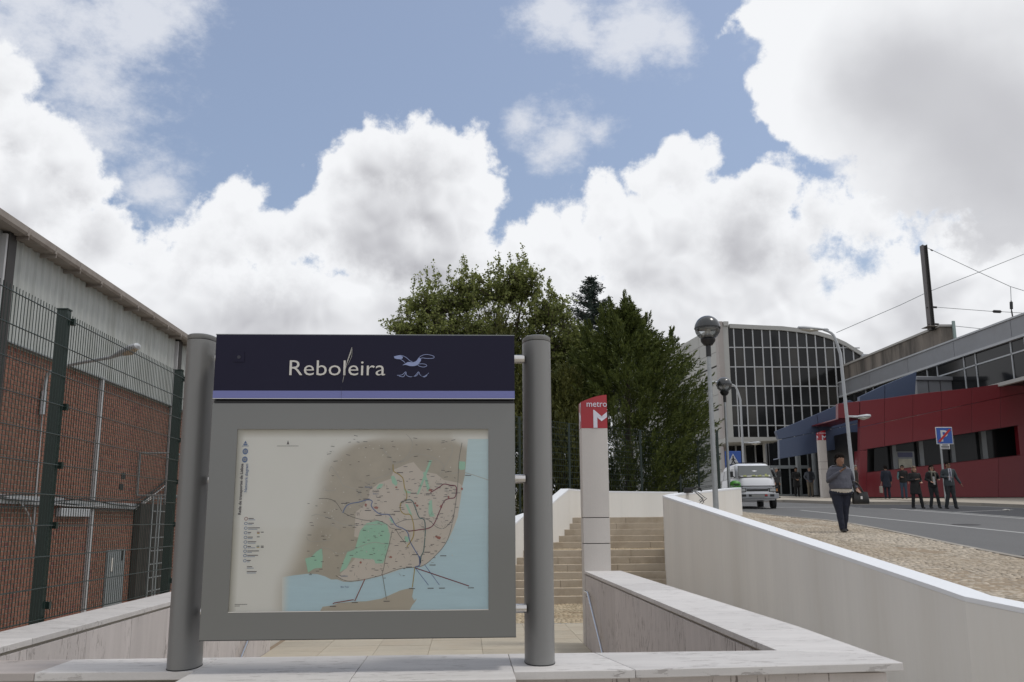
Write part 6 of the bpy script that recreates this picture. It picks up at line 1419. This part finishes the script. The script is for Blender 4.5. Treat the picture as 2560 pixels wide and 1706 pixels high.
# --- two by the red wall
p = (sx(2220, 48.6), 48.6, street_z(48.6)+.03)
person(p, 'person in long navy coat seen from behind by the red wall, carrying a pale bag', yaw=170, H=1.74, top=navy, bottom=navy, long_coat=True, hair=hair_d, group=gcol, vox=.018)
bp_ = thing('paper_bag', (p[0]-.34, p[1]-.05, p[2]+.45), 'pale bag carried low by the person in the navy coat', 'bag'); MB().box(p[0]-.40, p[0]-.28, p[1]-.12, p[1]+.06, p[2]+.30, p[2]+.66).build('bag_body', cloth('pale_bag', (.30, .28, .25)), bp_, bevel=.02); MB().tube([(p[0]-.34, p[1]-.08, p[2]+.64), (p[0]-.32, p[1]-.03, p[2]+.80), (p[0]-.34, p[1]+.02, p[2]+.64)], .008, 5).build('handle', cloth('pale_bag', (.3, .28, .25)), bp_)
p = (sx(2262, 48.3), 48.3, street_z(48.3)+.03)
def sleeves(t, k, HC, W_, sc_): specs(t, k, HC, W_, sc_); MB().tube([sc_((-.20, -.05, 1.36)), sc_((-.255, -.08, 1.12)), sc_((-.24, -.10, .98))], [.05*k, .05*k, .04*k], 8).build('bag_strap_side', cloth('teal_bag', (.10, .17, .18)), t, smooth=True)
person(p, 'person in black jacket, cap and sunglasses and blue jeans standing under the long window', yaw=-18, H=1.74, top=blackc, bottom=denim, hair=hair_d, extras=sleeves, group=gcol, vox=.018, arms={('e', -1): (-.25, 0, 1.13), ('w', -1): (-.10, -.2, 1.10)})
# --- by the glazed doors
p = (sx(1994, 56.0), 56.0, street_z(56)+.03)
person(p, 'man in a long black coat standing before the glazed doors of the station', yaw=0, H=1.76, top=blackc, bottom=blackc, hair=hair_d, skinm=skin_d, long_coat=True, group=gcol, vox=.02, arms={('w', -1): (-.06, -.16, 1.0), ('w', 1): (.06, -.16, 1.0)})
p = (sx(2028, 54.8), 54.8, street_z(54.8)+.03)
def vest(t, k, HC, W_, sc_): MB().prism([sc_((-.09, -.134, 1.42)), sc_((.09, -.134, 1.42)), sc_((.10, -.150, .95)), sc_((-.10, -.150, .95))], (0, -.012, 0)).build('pullover', cloth('dark_pullover', (.025, .028, .035)), t)
person(p, 'man in grey-blue jacket and beige trousers standing at the glazed doors', yaw=3, H=1.76, wide=1.08, top=cloth('grey_jacket', (.085, .095, .115)), bottom=cloth('beige_trousers', (.16, .135, .10)), hair=hair_g, extras=vest, group=gcol, vox=.02,
       arms={('e', -1): (-.30, .05, 1.15), ('w', -1): (-.19, -.05, .95), ('e', 1): (.30, .05, 1.15), ('w', 1): (.19, -.05, .95)})
p = (sx(1944, 52.0), 52.0, street_z(52)+.03)
person(p, 'dark-clothed person partly hidden behind the van, near the blue wing', yaw=40, H=1.68, top=cloth('charcoal_coat', (.03, .03, .032)), bottom=blackc, hair=hair_g, group=gcol, vox=.02)
p = (sx(2143, 48.6), 48.6, street_z(48.6)+.03)
person(p, 'person in dark brown clothes at the red wall corner, behind the tall lamp post', yaw=60, H=1.76, top=cloth('brown_coat', (.035, .026, .022)), bottom=cloth('brown_trousers', (.05, .032, .022)), hair=hair_g, group=gcol, vox=.02)

lt = thing('paper_scrap', (sx(2513, 33.0), 33.0, street_z(33)+RZ+.01), 'crumpled white paper scrap lying on the dark asphalt of the far parking bay', 'litter')
q = lt.location; MB().prism([(q.x-.14, q.y, q.z), (q.x+.02, q.y-.1, q.z+.01), (q.x+.16, q.y+.03, q.z), (q.x+.03, q.y+.12, q.z+.02)], (0, 0, .03)).build('paper', letter_m, lt)
# ================================================================== TREES
def quads_from(P, A, B, C=None):
    """P (n,3) centres, A and B (n,3) half axes -> diamond leaves"""
    n = len(P); V = np.empty((n, 4, 3), dtype=np.float32)
    V[:, 0] = P-A; V[:, 1] = P-B+A*.1; V[:, 2] = P+A; V[:, 3] = P+B+A*.1
    F_ = np.arange(n*4, dtype=np.int32).reshape(n, 4); return V.reshape(-1, 3), F_
def unit(a): return a/np.maximum(1e-9, np.linalg.norm(a, axis=-1, keepdims=True))
def broad_tree(loc, label, lobes_, trunk_h, n_leaf_per, seed, leafM, ls=.085, shoots=0):
    """lobes_: list of (centre offset, radii) relative to loc"""
    r = np.random.default_rng(seed); t = thing('broadleaf_tree', loc, label, 'tree'); L0 = Vector(loc)
    br = MB(); top = L0 + Vector((0, 0, trunk_h)); br.tube([L0, L0+Vector((.08, .05, trunk_h*.5)), top], [.26, .20, .17], 12)
    tips = []
    for (c_, rad, k) in lobes_:
        C_ = L0 + Vector(c_)
        br.tube([top, top.lerp(C_, .5)+Vector(r.uniform(-.3, .3, 3)), C_-Vector((0, 0, rad[2]*.2))], [.12, .08, .045], 7)
        for i in range(k):
            d = r.normal(size=3); d /= np.linalg.norm(d); d[2] = d[2]*.8+.25
            rr_ = r.uniform(.55, 1.0)
            E_ = C_ + Vector((d[0]*rad[0]*rr_, d[1]*rad[1]*rr_, d[2]*rad[2]*rr_)); S_ = C_ + Vector((d[0]*rad[0]*.15, d[1]*rad[1]*.15, d[2]*rad[2]*.1))-Vector((0, 0, .3))
            M_ = S_.lerp(E_, .5)+Vector(r.uniform(-.15, .15, 3)); br.tube([S_, M_, E_], [.032, .02, .008], 4, caps=False)
            for j in range(6):
                b0 = S_.lerp(E_, r.uniform(.35, 1.0)); dd = Vector(r.normal(size=3)); dd.z = abs(dd.z)*.9; dd.normalize(); e = b0 + dd*r.uniform(.25, .75)
                br.tube([b0, e], [.010, .004], 3, caps=False); tips.append((b0, e))
    for i in range(shoots):
        c_, rad, k = lobes_[i % len(lobes_)]; C_ = L0+Vector(c_); x, y = r.uniform(-.8, .8)*rad[0], r.uniform(-.8, .8)*rad[1]
        q = max(0., 1-(x/rad[0])**2-(y/rad[1])**2); b0 = C_+Vector((x, y, rad[2]*math.sqrt(q)*.85)); e = b0+Vector((r.uniform(-.1, .1), 0, r.uniform(.5, .95))); br.tube([b0, e], [.012, .005], 3, caps=False); tips += [(b0, e), (b0, e)]
    br.build('trunk', bark, t)
    P = []; 
    for (b0, e) in tips:
        m = n_leaf_per; u = r.uniform(.1, 1.08, (m, 1)); P.append(np.array(b0)[None]*(1-u) + np.array(e)[None]*u + r.normal(0, .055, (m, 3)))
    P = np.concatenate(P); n = len(P); N = unit(r.normal(size=(n, 3))+np.array([0, 0, .6])); A = unit(np.cross(N, r.normal(size=(n, 3)))); B = unit(np.cross(N, A)); s = r.uniform(.6, 1.25, (n, 1))*ls
    V, F_ = quads_from(P, A*s, B*s*.72); big_mesh('crown', V, F_, leafM, t); return t
def plume_tree(loc, label, H, Rmax, seed, leafM, nplume=1800, name='cypress_tree', up=.8, base=.0, prof=None, blade=.16, bw=.028, leaders=0, plen=(.6, 1.25), dens=26, qr=(.45, .97), fan=.20):
    r = np.random.default_rng(seed); t = thing(name, loc, label, 'tree'); L0 = np.array(loc)
    MB().tube([loc, Vector(loc)+Vector((0, 0, H*.85))], [.22, .04], 8).build('trunk', bark, t)
    prof = prof or [(0, .55), (.15, .9), (.35, 1.0), (.6, .82), (.8, .5), (.93, .22), (1, .03)]
    Pc, Dc, Lc = [], [], []
    ph = r.uniform(0, 6, 6)
    for i in range(nplume):
        h = r.uniform(base, 1)**.9; a = r.uniform(0, 2*PI); R_ = Rmax*np.interp(h, [p[0] for p in prof], [p[1] for p in prof])*(1+.13*math.sin(3*a+ph[0]+h*5)+.09*math.sin(5*a+ph[1]-h*9))
        q = r.uniform(*qr)**.6; Lp = r.uniform(*plen)*(1 if h < .85 else .75)
        p = L0+np.array([math.cos(a)*R_*q, math.sin(a)*R_*q, h*H*.93]); o = np.array([math.cos(a), math.sin(a), 0]); d = o*(1-up*.75)+np.array([0, 0, up])+r.normal(0, .16, 3)
        d /= np.linalg.norm(d); Pc.append(p-d*Lp*.5); Dc.append(d); Lc.append(Lp)
    for i in range(leaders):
        a = r.uniform(0, 2*PI); rr_ = Rmax*r.uniform(.1, .75); h = .62+.3*(1-rr_/Rmax); p = L0+np.array([math.cos(a)*rr_, math.sin(a)*rr_, h*H])
        for k in range(7): Pc.append(p+np.array([r.normal(0, .07), r.normal(0, .07), k*.13])); Dc.append(unit(np.array([math.cos(a)*.25, math.sin(a)*.25, 1.])+r.normal(0, .14, 3))); Lc.append(r.uniform(.55, .95)*(1-k*.06))
    for k in range(10): Pc.append(L0+np.array([0, 0, H*(.86+.012*k)])); Dc.append(unit(np.array([0, 0, 1.])+r.normal(0, .28-.02*k, 3))); Lc.append(.7)
    Pc, Dc, Lc = np.array(Pc), np.array(Dc), np.array(Lc); n = len(Pc); m = dens
    sd_ = unit(np.cross(Dc, r.normal(size=(n, 3)))); s2 = np.cross(Dc, sd_)
    P, A, B = [], [], []
    for j in range(m):
        u = (j+.5)/m; side = 1 if j % 2 else -1; wid = (1-u)**.6*fan*Lc[:, None]
        phs = r.uniform(-1.2, 1.2, (n, 1)); sdir = sd_*np.cos(phs)*side+s2*np.sin(phs)
        cpos = Pc+Dc*(u*Lc)[:, None]+sdir*wid*r.uniform(.2, 1.0, (n, 1))
        dd = unit(Dc*.85+sdir*.55+r.normal(0, .18, (n, 3))); P.append(cpos); A.append(dd*blade*.5*r.uniform(.6, 1.25, (n, 1))); B.append(unit(np.cross(dd, r.normal(size=(n, 3))))*bw)
    P, A, B = map(np.concatenate, (P, A, B)); V, F_ = quads_from(P, A, B); big_mesh('crown', V, F_, leafM, t); return t
def bx(px, py, Y): return at_y(px, py, Y)
gz = .15
c = bx(1225, 1200, 36.5)
broad_tree((c.x, 36.5, .4), 'wide broadleaf tree with open leafy crown rising behind the map sign', [((0, 0, 6.6), (2.6, 2.0, 2.2), 75), ((-2.3, 0, 6.4), (1.7, 1.6, 2.0), 60), ((-2.4, .2, 8.1), (1.3, 1.2, 1.15), 34), ((-1.0, .3, 8.5), (1.4, 1.3, 1.15), 34), ((2.1, .2, 6.4), (1.7, 1.6, 2.0), 55), ((.4, 0, 8.8), (1.3, 1.2, 1.05), 34), ((1.35, 0, 8.9), (.9, 1.0, 1.2), 26), ((-3.1, 0, 5.2), (1.1, 1.2, 1.8), 34), ((-3.3, 0, 7.0), (.85, .9, 1.0), 22), ((2.4, 0, 7.8), (1.1, 1.0, 1.0), 28), ((2.9, 0, 4.6), (1.7, 1.3, 2.0), 50), ((0, -.2, 4.2), (2.6, 1.5, 1.6), 50), ((3.4, .3, 6.4), (1.3, 1.0, 1.3), 34), ((4.2, .3, 5.0), (1.2, 1.0, 1.6), 34)],
           2.2, 21, 11, leaf_plane, .058, shoots=80)
c = bx(1565, 1200, 34.5)
zt_c = bx(1560, 712, 34.5).z
plume_tree((c.x+.35, 35.6, .3), 'large dense dark green cypress beside the glass building, with upswept feathery sprays', zt_c-.6, 3.05, 4, leaf_thuja, 1900, leaders=8, up=.50, plen=(.8, 1.5), dens=60, qr=(.35, .99), fan=.19, blade=.19, bw=.021, prof=[(0, .50), (.12, .80), (.28, 1.0), (.48, 1.0), (.64, .84), (.78, .60), (.88, .26), (1, .02)])
c = bx(1400, 1200, 34.0)
plume_tree((c.x, 33.6, .2), 'lower olive green cypress filling the gap between the map sign and the tall cypress', 5.2, 1.7, 6, leaf_olive, 1200, leaders=6, prof=[(0, .8), (.3, 1.0), (.6, .9), (.85, .5), (1, .1)])
c = bx(1250, 1200, 33.0)
plume_tree((c.x, 33.2, .2), 'yellowish green cypress with its tip just showing above the name board', bx(1200, 822, 33.2).z, 1.9, 8, leaf_olive, 1300, leaders=5, prof=[(0, .8), (.3, 1.0), (.6, .8), (.85, .45), (1, .1)])
# spruce far behind
c = bx(1490, 1200, 50); zt_s = bx(1487, 688, 50).z
def spruce(loc, H, R_, seed):
    r = np.random.default_rng(seed); t = thing('spruce_tree', loc, 'slim dark spruce tip standing between the broadleaf tree and the large cypress', 'tree'); L0 = np.array(loc)
    tr = MB(); tr.tube([loc, Vector(loc)+Vector((0, 0, H))], [.2, .02], 6); P, A, B = [], [], []
    z = H*.35
    while z < H:
        rad = R_*(1-z/H)**.8+.08; nb = 9
        for k in range(nb):
            a = r.uniform(0, 2*PI); L = rad*r.uniform(.7, 1.15); d = np.array([math.cos(a), math.sin(a), .12]); e = L0+np.array([0, 0, z])+d*L+np.array([0, 0, .12*L]); b0 = L0+np.array([0, 0, z])
            tr.tube([tuple(b0), tuple(e)], [.03, .008], 3, caps=False)
            m = int(L*42)+12; u = r.uniform(.08, 1, (m, 1)); q = b0*(1-u)+e*u+np.array([0, 0, -.10])*np.sin(u*3)+r.normal(0, .06, (m, 3)); side = np.cross(d, [0, 0, 1.])
            dd = unit(d[None]*.6+side[None]*r.choice([-1, 1], (m, 1))*.8+r.normal(0, .25, (m, 3))+np.array([0, 0, -.15])); P.append(q); A.append(dd*.10); B.append(unit(np.cross(dd, r.normal(size=(m, 3))))*.026)
        z += .24
    tr.build('trunk', bark, t); P, A, B = map(np.concatenate, (P, A, B)); V, F_ = quads_from(P, A, B); big_mesh('crown', V, F_, leaf_spruce, t)
spruce((c.x, 50, .8), zt_s-.8, 5.6, 3)
